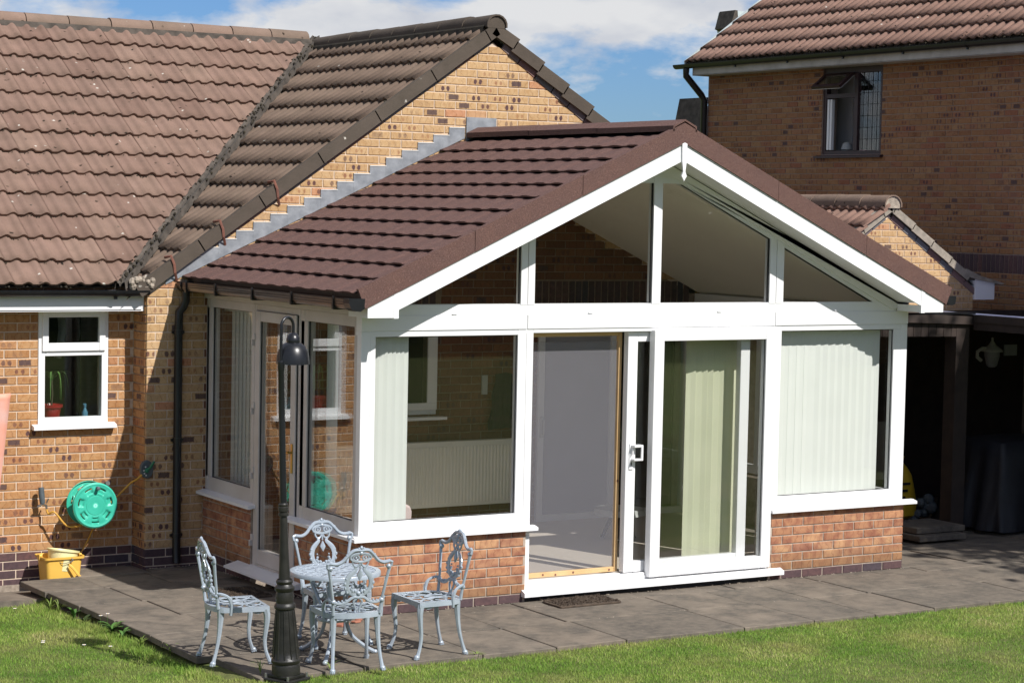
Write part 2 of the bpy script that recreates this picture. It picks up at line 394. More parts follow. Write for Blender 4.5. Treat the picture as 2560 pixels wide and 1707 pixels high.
# ------------------------------------------------------------------ bricks
def clip_poly(poly, a, b, c):
    """keep a*x+b*y <= c"""
    out = []; n = len(poly)
    for i in range(n):
        p, q = poly[i], poly[(i+1) % n]; dp = a*p[0]+b*p[1]-c; dq = a*q[0]+b*q[1]-c
        if dp <= 0: out.append(p)
        if (dp < 0 < dq) or (dq < 0 < dp):
            t = dp/(dp-dq); out.append((p[0]+t*(q[0]-p[0]), p[1]+t*(q[1]-p[1])))
    return out
def area(p): return abs(sum(p[i][0]*p[(i+1) % len(p)][1]-p[(i+1) % len(p)][0]*p[i][1] for i in range(len(p))))/2
class Bricks:
    """collects bricks of one thing; the nearest `limit` in the picture become parts, the rest one joined part"""
    def __init__(s, parent, limit=300): s.P = parent; s.L = limit; s.items = []; s.cache = {}
    def add(s, poly, mat, mw, pri=0, rnd=None, full=False):
        r = rnd or (random.random(), random.random(), random.random()); s.items.append((poly, mat, mw, pri, r, full))
    @staticmethod
    def geo(poly, front=-.0055, back=.02, ch=.0035):
        n = len(poly); cx = sum(p[0] for p in poly)/n; cy = sum(p[1] for p in poly)/n
        ext = max(.01, min(max(p[0] for p in poly)-min(p[0] for p in poly), max(p[1] for p in poly)-min(p[1] for p in poly)))
        k = min(.4, ch/(ext*.5))
        ins = [(p[0]+(cx-p[0])*min(.4, ch/max(.004, abs(p[0]-cx)+1e-4)) if abs(p[0]-cx) > .004 else p[0],
                p[1]+(cy-p[1])*min(.4, ch/max(.004, abs(p[1]-cy)+1e-4)) if abs(p[1]-cy) > .004 else p[1]) for p in poly]
        vs = [(x, front, z) for x, z in ins]+[(x, front+ch, z) for x, z in poly]+[(x, back, z) for x, z in poly]
        fs = [tuple(range(n))]
        for a, b in ((0, n), (n, 2*n)):
            for i in range(n): j = (i+1) % n; fs.append((a+i, b+i, b+j, a+j))
        return vs, fs, ch
    def finish(s, name='brick'):
        order = sorted(range(len(s.items)), key=lambda i: s.items[i][3])
        singles = order[:s.L]; rest = order[s.L:]
        for i in singles:
            poly, mat, mw, pri, r, full = s.items[i]
            key = None
            if full:
                q = int(r[0]*24); key = (mat, q, len(poly), round(poly[0][0], 3), round(poly[1][0], 3), round(poly[0][1], 3), round(poly[2][1], 3))
            if key and key in s.cache: me = s.cache[key]
            else:
                vs, fs, _ = s.geo(poly); me = bpy.data.meshes.new('brick'); me.from_pydata(vs, [], fs)
                s.attr(me, [vs[v][0] for f in fs for v in f], [vs[v][2] for f in fs for v in f], [r]*sum(len(f) for f in fs))
                me.materials.append(M[mat])
                if key: s.cache[key] = me
            mesh_obj(name, me, s.P, mw)
        if rest:
            V = []; F = []; U = []; W = []; C = []; MI = []; mats = []
            for i in rest:
                poly, mat, mw, pri, r, full = s.items[i]
                if mat not in mats: mats.append(mat)
                vs, fs, _ = s.geo(poly); k = len(V); V += [tuple(mw @ Vector(v)) for v in vs]
                for f in fs:
                    F.append(tuple(x+k for x in f)); MI.append(mats.index(mat))
                    for v in f: U.append(vs[v][0]); W.append(vs[v][2]); C.append(r)
            me = bpy.data.meshes.new('bricks'); me.from_pydata(V, [], F); s.attr(me, U, W, C)
            for x in mats: me.materials.append(M[x])
            me.polygons.foreach_set('material_index', MI)
            o = mesh_obj(name, me, s.P); o['kind'] = 'stuff'
    @staticmethod
    def attr(me, U, W, C):
        uv = me.uv_layers.new(name='UVMap'); uv.data.foreach_set('uv', np.column_stack([U, W]).astype('f').ravel())
        c = me.color_attributes.new('rnd', 'FLOAT_COLOR', 'CORNER'); a = np.ones((len(U), 4), 'f'); a[:, :3] = np.array(C); c.data.foreach_set('color', a.ravel())
def wall_bricks(B, O, rz, u0, u1, zs, nz, openings=(), clips=(), matf=None, phase=0, blue=0, pri0=0, skip=None):
    """stretcher bond on the plane through O turned by rz (0 faces -Y, -90 deg faces -X); zs first bed, nz courses"""
    Mw = Matrix.Translation(O) @ Matrix.Rotation(rz, 4, 'Z')
    for k in range(nz):
        z0 = zs+.075*k; z1 = z0+.065; zc = (z0+z1)/2
        off = ((k+phase) % 2)*.1125; i0 = math.floor((u0-off)/.225)
        i = i0
        while off+i*.225 < u1:
            a = off+i*.225; b = a+.215; i += 1
            a = max(a, u0); b = min(b, u1)
            if b-a < .02: continue
            segs = [(a, b)]
            for (oa, ob, oz0, oz1) in openings:
                if zc > oz0 and zc < oz1:
                    ns = []
                    for (p, q) in segs:
                        if q <= oa or p >= ob: ns.append((p, q)); continue
                        if p < oa: ns.append((p, oa-.004))
                        if q > ob: ns.append((ob+.004, q))
                    segs = ns
            for (p, q) in segs:
                if q-p < .02: continue
                poly = [(p, z0), (q, z0), (q, z1), (p, z1)]; full = len(clips) == 0 or all(all(c[0]*x+c[1]*y <= c[2] for x, y in poly) for c in clips)
                if not full:
                    for c in clips: poly = clip_poly(poly, *c) if poly else poly
                    if len(poly) < 3 or area(poly) < .0004: continue
                cx = (p+q)/2; cz = zc
                lp = [(x-cx, y-cz) for x, y in poly]
                wp = Mw @ Vector((cx, 0, cz))
                if skip and skip(cx, cz): continue
                j = .0015*random.uniform(-1, 1)
                mw = Mw @ Matrix.Translation((cx, j, cz))
                mat = matf(k, cx, cz)
                pri = px(wp)[2]+pri0 + (0 if inframe(wp) else 200)
                B.add(lp, mat, mw, pri, full=(full and q-p > .2))
def grid_wall(mb, u0, u1, z0, z1, d0, d1, openings, ax='y', conv=None):
    """solid wall panel cut round rectangular openings"""
    us = sorted({u0, u1, *[min(max(o[0], u0), u1) for o in openings], *[min(max(o[1], u0), u1) for o in openings]})
    zz = sorted({z0, z1, *[min(max(o[2], z0), z1) for o in openings], *[min(max(o[3], z0), z1) for o in openings]})
    for i in range(len(us)-1):
        for j in range(len(zz)-1):
            a, b, c, d = us[i], us[i+1], zz[j], zz[j+1]
            if any(o[0] <= (a+b)/2 <= o[1] and o[2] <= (c+d)/2 <= o[3] for o in openings): continue
            if ax == 'y': mb.box((a, d0, c), (b, d1, d))
            else: mb.box((d0, a, c), (d1, b, d))

# ------------------------------------------------------------------ frames with panes
def frame_y(mb, x0, x1, z0, z1, t, y0, y1, tb=None, tt=None):
    """rectangular frame in an XZ plane, depth y0..y1, bar width t (tb bottom, tt top)"""
    tb = tb or t; tt = tt or t
    mb.box((x0, y0, z0), (x0+t, y1, z1)); mb.box((x1-t, y0, z0), (x1, y1, z1))
    mb.box((x0+t, y0+.001, z0), (x1-t, y1, z0+tb)); mb.box((x0+t, y0+.001, z1-tt), (x1-t, y1, z1))
def frame_x(mb, y0, y1, z0, z1, t, x0, x1, tb=None, tt=None):
    tb = tb or t; tt = tt or t
    mb.box((x0, y0, z0), (x1, y0+t, z1)); mb.box((x0, y1-t, z0), (x1, y1, z1))
    mb.box((x0+.001, y0+t, z0), (x1, y1-t, z0+tb)); mb.box((x0+.001, y0+t, z1-tt), (x1, y1-t, z1))

# ================================================================== SETTING: ground
def pz(y): return -.02*y if y > 0 else 0.0
def sm(t): t = max(0, min(1, t)); return t*t*(3-2*t)
def lz(x, y):
    a = sm((-x-1.35)/.45)*sm((y+1.75)/1.5)
    z = -.03 - .07*a - .07*sm((y-.2)/2.2)*sm((-x-1.4)/.3)
    return z + .006*noise.noise(Vector((x*1.3, y*1.3, 0)))
def ground():
    # the lawn: fine near the patio, coarse out to the horizon
    xs = sorted({-300, -120, -50, -25, -14, *[round(-9+.25*i, 3) for i in range(90)], 16, 22, 30, 60, 150, 320})
    ys = sorted({-300, -120, -60, -35, -20, *[round(-14+.5*i, 3) for i in range(22)], *[round(-3+.2*i, 3) for i in range(27)], 2.45, 2.6, 4, 8, 14, 25, 60, 150, 350})
    V = []; F = []
    for y in ys:
        for x in xs:
            z = lz(x, y)
            if y > 2.5 or (x > 3 and y > 0): z = -.30
            V.append((x, y, z))
    nx = len(xs)
    for j in range(len(ys)-1):
        for i in range(nx-1):
            x, y = (xs[i]+xs[i+1])/2, (ys[j]+ys[j+1])/2
            if x > -1.45 and x < 11.5 and y > -1.4 and y < 3: continue
            F.append((j*nx+i, j*nx+i+1, (j+1)*nx+i+1, (j+1)*nx+i))
    me = bpy.data.meshes.new('lawn'); me.from_pydata(V, [], F); me.materials.append(M['lawn'])
    tag(mesh_obj('lawn', me), kind='structure')
    mb = MB(); mb.add([(-1.7, -1.5, -.1), (12, -1.5, -.1), (12, 12, -.1), (-1.1, 12, -.1), (-1.1, 2.0, -.115), (-1.7, 2.0, -.115)], [(0, 1, 2, 3, 4, 5)])
    tag(mb.build('soil', 'soil'), kind='structure')
    mb = MB(); mb.prism([(3.30, -.225), (2.86, -.16), (2.35, -.125), (2.35, -.3), (3.30, -.3)], -9, -1.12, 'x')
    tag(mb.build('path', 'slab'), kind='structure')
ground()
def patio():
    root = tag(empty('patio', (1.8, .8, 0)), kind='structure')
    r = random.Random(3)
    def slab(x0, x1, y0, y1, th=.045):
        g = .006; x0 += g; x1 -= g; y0 += g; y1 -= g; t = r.uniform(-.004, .004); tx = r.uniform(-.005, .005)
        b = .006; mb = MB(); zz = lambda x, y: pz(y)+t+tx*(x-x0)
        top = [(x0+b, y0+b), (x1-b, y0+b), (x1-b, y1-b), (x0+b, y1-b)]; mid = [(x0, y0), (x1, y0), (x1, y1), (x0, y1)]
        mid = [(x+r.uniform(-.002, .002), y+r.uniform(-.002, .002)) for x, y in mid]
        vs = [(x, y, zz(x, y)) for x, y in top]+[(x, y, zz(x, y)-b*.7) for x, y in mid]+[(x, y, zz(x, y)-th) for x, y in mid]
        fs = [(0, 1, 2, 3)]+[(a+i, c+i, c+(i+1) % 4, a+(i+1) % 4) for a, c in ((4, 0), (8, 4)) for i in range(4)]
        mb.add(vs, fs).build('paving_slab', 'slab', root)
    rows = [(-1.62, -.84, [-1.55, -.78, .15, .76, 1.36, 2.43, 3.10, 3.71, 4.32, 4.92, 5.55, 6.2, 7.1, 8, 8.9]),
            (-.84, -.22, [-1.67, -1.19, -.45, .14, .75, 1.34, 2.47, 3.08, 3.69, 4.29, 5.02, 5.65, 6.5, 7.4, 8.3]),
            (-.22, .02, [-1.67, -1.0, -.3, .6, 1.34, 2.47, 3.4, 4.28, 5.0, 5.5, 6.4, 7.3, 8.3])]
    for y0, y1, xs in rows:
        for a, b in zip(xs, xs[1:]): slab(a, b, y0, y1)
    for y0, y1, xs in [(.02, .72, [-1.67, -1.10, -.5, .0]), (.72, 1.46, [-1.675, -1.13, -.65, .0]), (1.46, 2.2, [-1.685, -1.16, -.55, .0]),
                       (2.2, 2.84, [-1.70, -1.19, -.6, .0]), (2.84, 3.29, [-1.19, -.6, -.54]), (2.84, 3.0, [-.53, .0])]:
        for a, b in zip(xs, xs[1:]): slab(a, b, y0, y1)
    for y0 in (.02, .8, 1.6, 2.4, 3.2):                      # the paving runs on beside the conservatory under the canopy
        x = 5.42
        while x < 10.8:
            slab(x, x+.78, y0, y0+.78); x += .78
    mb = MB()                                                # rubble bed the raised edge sits on
    mb.prism([(-1.62, -.3), (-1.62, -.112), (-1.2, -.112), (-1.2, -.3)], -1.45, 2.78, 'y')
    mb.build('slab_bed', 'soil', root)
    mb = MB()
    for i in range(150):                                     # mortar crumbs and grit in the joints
        x, y = random.uniform(-1.6, 5.5), random.choice([-.84, -.22, .72, 1.46])+random.uniform(-.008, .008)
        if y > .1 and x > -.05: continue
        s = random.uniform(.002, .006); z = pz(y); mb.add([(x-s, y, z), (x, y-s, z), (x+s, y, z), (x, y+s, z), (x, y, z+s)], [(0, 1, 4), (1, 2, 4), (2, 3, 4), (3, 0, 4)])
    o = mb.build('joint_grit', 'cement_pale', root); o['kind'] = 'stuff'
patio()

# ================================================================== ROOF TILES
TW, TG, TLEN = .30, .345, .40            # cover width, gauge, tile length
def wave(u):                             # double-roman section, two asymmetric rolls per tile
    t = (u/.15) % 1.0
    if t < .42: return .0
    return .026*math.sin(math.pi*(t-.42)/.58)**1.0
def tile_mesh(name, mat, amp=1.0, L=TLEN, seed=0):
    n = 16; vs = []; fs = []
    for row, (v, lift) in enumerate(((0, .032), (L*.5, .016), (L, .0))):
        for i in range(n+1):
            u = TW*i/n; vs.append((u, v, lift+wave(u)*amp))
    for i in range(n+1): u = TW*i/n; vs.append((u, .004, .012+wave(u)*amp*.92))
    for r_ in range(2):
        for i in range(n): a = r_*(n+1)+i; fs.append((a, a+1, a+n+2, a+n+1))
    b = 3*(n+1)
    for i in range(n): fs.append((b+i, b+i+1, i+1, i))
    k = len(vs); vs += [(0, L, -.014), (0, .002, .004), (TW, L, -.014), (TW, .002, .004)]
    fs += [(b, 0, (n+1)*1, (n+1)*2, k), (b+n, k+2, (n+1)*2+n, (n+1)+n, n)]
    me = bpy.data.meshes.new(name); me.from_pydata(vs, [], fs); me.materials.append(M[mat])
    me.polygons.foreach_set('use_smooth', [i < 2*n for i in range(len(fs))]); return me
def tile_roof(parent, O, U, V, mat, nu, nv, cutter=None, moss_set=None, limit=300, name='roof_tile', far=False):
    """U along the eave, V up the slope (unit vectors); cutter(list of (co, no)) in world space keeps the side no points away from"""
    U = Vector(U).normalized(); V = Vector(V).normalized(); Nn = U.cross(V)
    if Nn.z < 0: Nn = -Nn
    base = [tile_mesh('roof_tile', mat, 1.0) for _ in range(3)]
    B3 = Matrix((U, V, Nn)).transposed().to_4x4()
    flip = B3.to_3x3().determinant() < 0
    items = []
    for j in range(nv):
        for i in range(nu):
            P = Vector(O)+U*(TW*i)+V*(TG*j)
            t = Matrix.Rotation(random.uniform(-.006, .006), 4, 'Z') @ Matrix.Rotation(random.uniform(-.007, .007), 4, 'X')
            mw = Matrix.Translation(P+Nn*random.uniform(-.0015, .003)) @ B3 @ t
            corners = [P, P+U*TW, P+V*TLEN, P+U*TW+V*TLEN]
            cut = []
            out = False
            for (cp, cn) in (cutter or []):
                ds = [(c-Vector(cp)).dot(Vector(cn)) for c in corners]
                if min(ds) >= -.01: out = True; break
                if max(ds) > 0: cut.append((cp, cn))
            if out: continue
            c = P+U*.15+V*.17
            items.append((px(c)[2]+(0 if inframe(c, 60) else 300), i, j, mw, cut))
    items.sort(key=lambda a: a[0])
    rest = []
    for n_, (pri, i, j, mw, cut) in enumerate(items):
        me = base[(i*7+j*3) % 3]
        if cut:
            bm = bmesh.new(); bm.from_mesh(me); bm.transform(mw)
            for cp, cn in cut: bmesh.ops.bisect_plane(bm, geom=bm.verts[:]+bm.edges[:]+bm.faces[:], plane_co=cp, plane_no=cn, clear_outer=True)
            bm.transform(mw.inverted())
            if not bm.faces: bm.free(); continue
            me = bpy.data.meshes.new('roof_tile'); bm.to_mesh(me); bm.free(); me.materials.clear(); me.materials.append(M[mat])
        if n_ < limit and pri < 300: mesh_obj(name, me, parent, mw)
        else: rest.append((me, mw))
    if rest:
        bm = bmesh.new()
        for me, mw in rest:
            k = len(bm.verts); bm.from_mesh(me); bm.verts.ensure_lookup_table(); bmesh.ops.transform(bm, matrix=mw, verts=bm.verts[k:])
        me = bpy.data.meshes.new('roof_tiles'); bm.to_mesh(me); bm.free(); me.materials.clear(); me.materials.append(M[mat])
        o = mesh_obj(name, me, parent); o['kind'] = 'stuff'
    if moss_set:
        dens, size = moss_set; mb = MB()
        for pri, i, j, mw, cut in items:
            if cut or pri > 300: continue
            for _ in range(dens):
                if random.random() < .35: continue
                u = random.uniform(0, TW); q = mw @ Vector((u, random.uniform(-.022, .004), wave(u)*.85+random.uniform(-.004, .010)))
                s = size*random.uniform(.4, 1.3); a = random.uniform(0, 6)
                d1 = (U*math.cos(a)+V*math.sin(a))*s; d2 = (V*math.cos(a)-U*math.sin(a))*s*.8; h = Nn*s*.8
                mb.add([q-d1, q-d2, q+d1, q+d2, q+h, q-h*.7], [(0, 1, 4), (1, 2, 4), (2, 3, 4), (3, 0, 4), (1, 0, 5), (2, 1, 5), (3, 2, 5), (0, 3, 5)])
        if mb.v:
            o = mb.build('moss', 'moss', parent); o['kind'] = 'stuff'
    return Nn
def ridge_run(parent, A, B, r, mat, L=.45, name='ridge_tile', drop=.25, end_cap=False, capmat=None):
    A = Vector(A); B = Vector(B); D = B-A; n = max(1, round(D.length/L)); d = D.normalized(); side = d.cross(Vector((0, 0, 1))).normalized()
    for i in range(n):
        p0 = A+D*(i/n)+d*.004; p1 = A+D*((i+1)/n)-d*.004; mb = MB(); seg = 9; vs = []
        dz = Vector((0, 0, random.uniform(-.004, .005)))
        for p, rr in ((p0, r*1.02), (p0, r*1.02), (p1, r*.985), (p1, r*.985)):
            pass
        for p, rr in ((p0, r*1.03), (p1, r*.98)):
            for inner in (0, 1):
                for k in range(seg+1):
                    a = math.pi*(-.06+1.12*k/seg); q = rr-(.016 if inner else 0)
                    vs.append(p+dz+side*(q*math.cos(a))+Vector((0, 0, q*math.sin(a)*.92)))
        s1 = seg+1; fs = []
        for k in range(seg):
            fs += [(k, k+1, 2*s1+k+1, 2*s1+k), (s1+k+1, s1+k, 3*s1+k, 3*s1+k+1), (k+1, k, s1+k, s1+k+1), (2*s1+k, 2*s1+k+1, 3*s1+k+1, 3*s1+k)]
        fs += [(0, 2*s1, 3*s1, s1), (seg, s1+seg, 3*s1+seg, 2*s1+seg)]
        mb.add(vs, fs).build(name, mat, parent, smooth='auto')
    if end_cap:
        mb = MB(); c = A+d*.02; seg = 14; vs = [c+side*(r*.97*math.cos(math.pi*(-.1+1.2*k/seg)))+Vector((0, 0, r*.9*math.sin(math.pi*(-.1+1.2*k/seg)))) for k in range(seg+1)]
        vs2 = [v+d*.05 for v in vs]; n_ = seg+1
        mb.add(vs+vs2, [tuple(range(n_)), tuple(range(2*n_-1, n_-1, -1))]+[(i, i+n_, (i+1) % n_+n_, (i+1) % n_) for i in range(n_)])
        mb.build('ridge_end', capmat or mat, parent)
def verge(parent, A, B, y0, w, h, mat, inward=1, L=.345, tilt=.013, name='verge_tile', start=0):
    """cloaked verge pieces from eave A to ridge B (points on the tile surface at the wall face); y0 front face"""
    A = Vector(A); B = Vector(B); D = B-A; d = D.normalized(); n = math.ceil(D.length/L)
    up = Vector((-d.z, 0, d.x)) if d.x > 0 else Vector((d.z, 0, -d.x))
    for i in range(n):
        a0 = L*i; a1 = min(D.length, L*(i+1)+.012); mb = MB(); jt = random.uniform(-.002, .002)
        P = lambda s_, off, y: A+d*s_+up*off+Vector((0, y-A.y, 0))
        t0, t1 = tilt, .004
        prof = [(t0, t1)]
        vs = []
        for s_, t in ((a0, t0), (a1, t1)):
            vs += [P(s_, t+jt, y0), P(s_, t+jt, y0+w), P(s_, t-.018+jt, y0+w), P(s_, t-.018+jt, y0+.016), P(s_, t-h+jt, y0+.016), P(s_, t-h+jt, y0)]
        fs = [(i_, (i_+1) % 6, (i_+1) % 6+6, i_+6) for i_ in range(6)]+[(5, 4, 3, 0), (3, 2, 1, 0), (6, 9, 10, 11), (6, 7, 8, 9)]
        mb.add(vs, fs).build(name, mat, parent)

# ================================================================== BUNGALOW
W_IN = 5.3
YG, YW, XL, XR, XA = 3.007, 3.295, -.5372, 6.26, 2.862
SG = .694; ZV = 4.732                     # gable pitch, top of the raking brick course at the apex
ZC = 2.3639-.075*34                       # first bed joint
def bungalow():
    root = tag(empty('brick_bungalow', (0, 5, 0)), 'low brick bungalow with mossy brown tiled roof and a gable end behind the conservatory', 'house')
    # walls, cut round the window and the patio door
    owin = (1.66, 2.31, 1.20, 2.13); odoor = (3.42, 5.20, .10, 2.13)
    wwin = (-1.397, -.775, 1.20, 2.20)
    mb = MB(); grid_wall(mb, XL+.01, XR, -.3, 2.36, YG+.001, YG+.25, [owin, odoor])
    top = ZV-.09
    mb.prism([(XL+.01, 2.36), (XR, 2.36), (XR, top-SG*(XR-XA)), (XA, top), (XL+.01, max(2.361, top-SG*(XA-XL)))], YG+.001, YG+.25)
    mb.build('wall', 'mortar', root)
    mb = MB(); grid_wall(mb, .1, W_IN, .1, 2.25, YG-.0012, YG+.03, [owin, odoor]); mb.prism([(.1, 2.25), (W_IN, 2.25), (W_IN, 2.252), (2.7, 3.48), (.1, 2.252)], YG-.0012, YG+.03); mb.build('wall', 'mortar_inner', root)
    mb = MB(); grid_wall(mb, -7.5, XL+.24, -.165, 2.36, YW+.001, YW+.25, [wwin])
    mb.box((XL+.01, YG+.25, -.3), (XL+.24, YW+.3, 2.36))
    mb.box((-7.5, YW+.25, -.3), (-7.3, 9.5, 2.36)); mb.box((-7.5, 9.5, -.3), (XR, 9.7, 2.36)); mb.box((XR-.2, YG+.25, -.3), (XR, 9.5, 2.36))
    mb.build('wall', 'mortar', root)
    mb = MB(); mb.box((-7.5, YW-.02, -.32), (XL-.0, YW+.2, -.166)); mb.build('plinth', 'plinth_concrete', root)
    # dark rooms behind the openings
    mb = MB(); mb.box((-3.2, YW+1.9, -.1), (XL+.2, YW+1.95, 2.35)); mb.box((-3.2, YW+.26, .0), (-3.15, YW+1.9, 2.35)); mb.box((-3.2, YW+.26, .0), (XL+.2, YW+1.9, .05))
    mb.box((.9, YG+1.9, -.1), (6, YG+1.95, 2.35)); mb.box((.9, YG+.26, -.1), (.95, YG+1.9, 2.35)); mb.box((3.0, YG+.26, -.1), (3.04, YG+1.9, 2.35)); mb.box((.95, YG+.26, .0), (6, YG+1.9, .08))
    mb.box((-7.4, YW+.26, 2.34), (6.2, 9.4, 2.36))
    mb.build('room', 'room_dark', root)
    B = Bricks(root, 300)
    def matg(k, x, z): return 'brick_blue' if z < .11 else 'brick_buff'
    def hid(x, z):                                  # never seen: right of the conservatory roof slope at low level
        return x > 5.6 and z < 3.0
    lim = ZV-.085
    clips = [(-SG, 1, lim-SG*XA), (SG, 1, lim+SG*XA)]
    def matg2(k, x, z):
        if z < .11: return 'brick_blue'
        if 2.205 < z < 2.42 and (1.55 < x < 2.35 or 3.40 < x < 5.25): return 'brick_blue'
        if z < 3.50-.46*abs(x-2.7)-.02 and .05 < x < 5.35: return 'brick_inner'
        return 'brick_pale'
    sold = [(1.55, 2.35, 2.20, 2.425), (3.38, 5.25, 2.20, 2.425)]
    # bricks under the conservatory roof line show only through glass, so rank them after the open ones
    class Pri(Bricks): pass
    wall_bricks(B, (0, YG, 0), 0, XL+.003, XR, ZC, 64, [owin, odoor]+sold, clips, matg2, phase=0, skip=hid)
    for k in range(2, 34):                           # the return that faces left
        pass
    wall_bricks(B, (XL, YG+.006, 0), R(-90), -.285, -.008, ZC, 34, matf=matg, phase=1)
    wall_bricks(B, (0, YW, 0), 0, -4.6, XL-.01, ZC, 34, [wwin], matf=matg, phase=1)
    # soldier courses over the openings
    for a, b, z0, z1 in sold:
        x = a+.006
        while x+.065 < b:
            B.add([(-.0325, -.1075), (.0325, -.1075), (.0325, .1075), (-.0325, .1075)], 'brick_blue', Matrix.Translation((x+.0325, YG, (z0+z1)/2)), 90); x += .075
    # raking course under the verge
    for sgn in (-1, 1):
        L_ = (XA-XL-.1)/math.cos(math.atan(SG)); a = math.atan(SG)
        s_ = .06 if sgn < 0 else .13
        while s_+.215 < L_+(.0 if sgn < 0 else .0):
            c = s_+.1075; x = XA+sgn*c*math.cos(a); z = ZV-.034/math.cos(a)-c*math.sin(a)
            mw = Matrix.Translation((x, YG-.006, z)) @ Matrix.Rotation(sgn*a, 4, 'Y')
            rr = random.random()
            B.add([(-.1075, -.0325), (.1075, -.0325), (.1075, .0325), (-.1075, .0325)], 'brick_rake', mw, px((x, YG, z))[2]-8, rnd=(rr, .1, .2)); s_ += .226
    B.finish()
    # --- kitchen window in the wing
    x0, x1, z0, z1 = -1.397, -.775, 1.19, 2.19
    mb = MB(); frame_y(mb, x0, x1, z0, z1, .058, YW-.012, YW+.06)
    mb.box((x0+.058, YW-.011, 1.775), (x1-.058, YW+.06, 1.83))
    win = mb.build('window', 'upvc', root, bevel=.004)
    mb = MB(); frame_y(mb, x0+.03, x1-.03, 1.815, z1-.03, .055, YW-.030, YW+.02, tb=.07); mb.build('top_light', 'upvc', win, bevel=.006)
    mb = MB(); mb.box((x0+.08, YW-.001, 1.88), (x1-.08, YW+.018, 2.12)); mb.build('pane', 'glass_dark', win)
    mb = MB(); mb.box((x0+.06, YW+.004, 1.255), (x1-.06, YW+.024, 1.775)); mb.build('pane', 'glass_dark', win)
    mb = MB(); mb.prism([(YW-.075, 1.150), (YW-.075, 1.178), (YW-.01, 1.195), (YW+.02, 1.195), (YW+.02, 1.155), (YW-.05, 1.148)], x0-.055, x1+.06, 'x'); mb.build('sill', 'upvc', win)
    mb = MB()
    for cx in (-1.22, -1.04): mb.tube([(cx+.03*math.sin(i*.9), YW+.5+.01*math.cos(i), 2.2-.12*i) for i in range(5)], .035, 6)
    mb.build('curtain', 'lace', win)
    # --- window inside the conservatory, in the gable wall
    x0, x1, z0, z1 = 1.66, 2.31, 1.19, 2.12
    mb = MB(); frame_y(mb, x0, x1, z0, z1, .06, YG-.02, YG+.06); win = mb.build('window', 'upvc', root, bevel=.004, label='white window frame in the gable wall behind the conservatory glass')
    mb = MB(); mb.box((x0+.05, YG+.0, z0+.05), (x1-.05, YG+.02, z1-.05)); mb.build('pane', 'glass_dark', win)
    mb = MB(); mb.box((x0+.05, YG-.045, 1.235), (x1-.005, YG-.021, 1.30)); mb.box((x1-.105, YG-.045, 1.30), (x1-.005, YG-.021, 2.09)); mb.build('casement', 'upvc', win, bevel=.004)
    mb = MB(); mb.box((x0-.06, YG-.11, 1.145), (x1+.07, YG+.02, 1.172)); mb.build('sill', 'upvc', win)
    # --- sliding patio door inside
    x0, x1 = 3.42, 5.20
    mb = MB(); frame_y(mb, x0, x1, .10, 2.0, .07, YG-.03, YG+.05, tb=.08); mb.box((4.25, YG-.03, .18), (4.33, YG+.05, 1.93)); dr = mb.build('patio_door', 'upvc', root, bevel=.004)
    mb = MB(); mb.box((x0+.07, YG+.0, .18), (4.25, YG+.02, 1.93)); mb.build('pane', 'door_grey', dr)
    mb = MB(); mb.box((4.33, YG+.0, .18), (x1-.07, YG+.02, 1.93)); mb.build('pane', 'glass_dark', dr)
    mb = MB(); mb.box((3.44, YG-.05, .93), (3.475, YG-.03, 1.13)); mb.box((3.45, YG-.08, .96), (3.465, YG-.05, 1.10)); mb.build('handle', 'upvc_grey', dr)
    # --- roofs
    roof = MB()
    EY, EZ = 2.995, 2.372; RY, RZ = 6.785, 4.885; pw = (RZ-EZ)/(RY-EY); sgl = SG
    zs = lambda x: 4.80-SG*(XA-x)                      # gable slope tile surface
    drop = .045
    roof.add([(-8, EY+.05, EZ-drop+.033), (XA, RY, RZ-drop), (-8, RY, RZ-drop), (-8, 10.6, EZ-drop), (XA, 10.6, EZ-drop), (6.6, EY+.05, EZ-drop+.033)], [(0, 1, 2), (2, 1, 4, 3)])
    xe = -.78
    roof.add([(xe+.04, YG-.02, zs(xe+.04)-drop), (XA, YG-.02, 4.80-drop), (XA, RY+.1, 4.80-drop), (2*XA-xe, YG-.02, zs(xe)-drop), (2*XA-xe, 10, zs(xe)-drop), (XA, 10, 4.80-drop)], [(0, 1, 2), (1, 3, 4, 5)])
    rf = roof.build('roof', 'cement', root)
    # cut planes along the valley
    va = Vector((-.78, 3.0, 0)); vb = Vector((XA, 6.785, 0)); vd = (vb-va).normalized(); nrm = Vector((vd.y, -vd.x, 0))   # points right/front
    off = .026
    Vw = Vector((0, 1, pw)).normalized()
    tile_roof(rf, (-8.02+.02, EY, EZ), (1, 0, 0), Vw, 'tile_old', 39, 14, [(va-nrm*off, nrm), ((0, RY-.06, 0), (0, 1, 0))], (11, .011))
    Vg = Vector((1, 0, SG)).normalized()
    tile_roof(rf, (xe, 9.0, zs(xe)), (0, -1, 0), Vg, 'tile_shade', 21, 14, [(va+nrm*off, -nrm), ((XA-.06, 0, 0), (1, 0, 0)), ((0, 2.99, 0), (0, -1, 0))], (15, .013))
    # right slope: only its edge shows, a plain tiled sheet behind
    mb = MB()
    for j in range(13):
        s0, s1 = .345*j, .345*(j+1)+.05; c, s_ = math.cos(math.atan(SG)), math.sin(math.atan(SG))
        X0 = 2*XA-xe-s0*c; X1 = 2*XA-xe-s1*c; Z0 = zs(xe)+s0*s_; Z1 = zs(xe)+s1*s_
        if X1 < XA+.05: X1 = XA+.05; Z1 = 4.80-SG*.05
        mb.add([(X0, 2.98, Z0+.028), (X0, 9, Z0+.028), (X1, 9, Z1+.006), (X1, 2.98, Z1+.006), (X0, 2.98, Z0+.006), (X0, 9, Z0+.006)], [(0, 3, 2, 1), (4, 0, 1, 5)])
    o = mb.build('roof_tile', 'tile_shade', rf); o['kind'] = 'stuff'
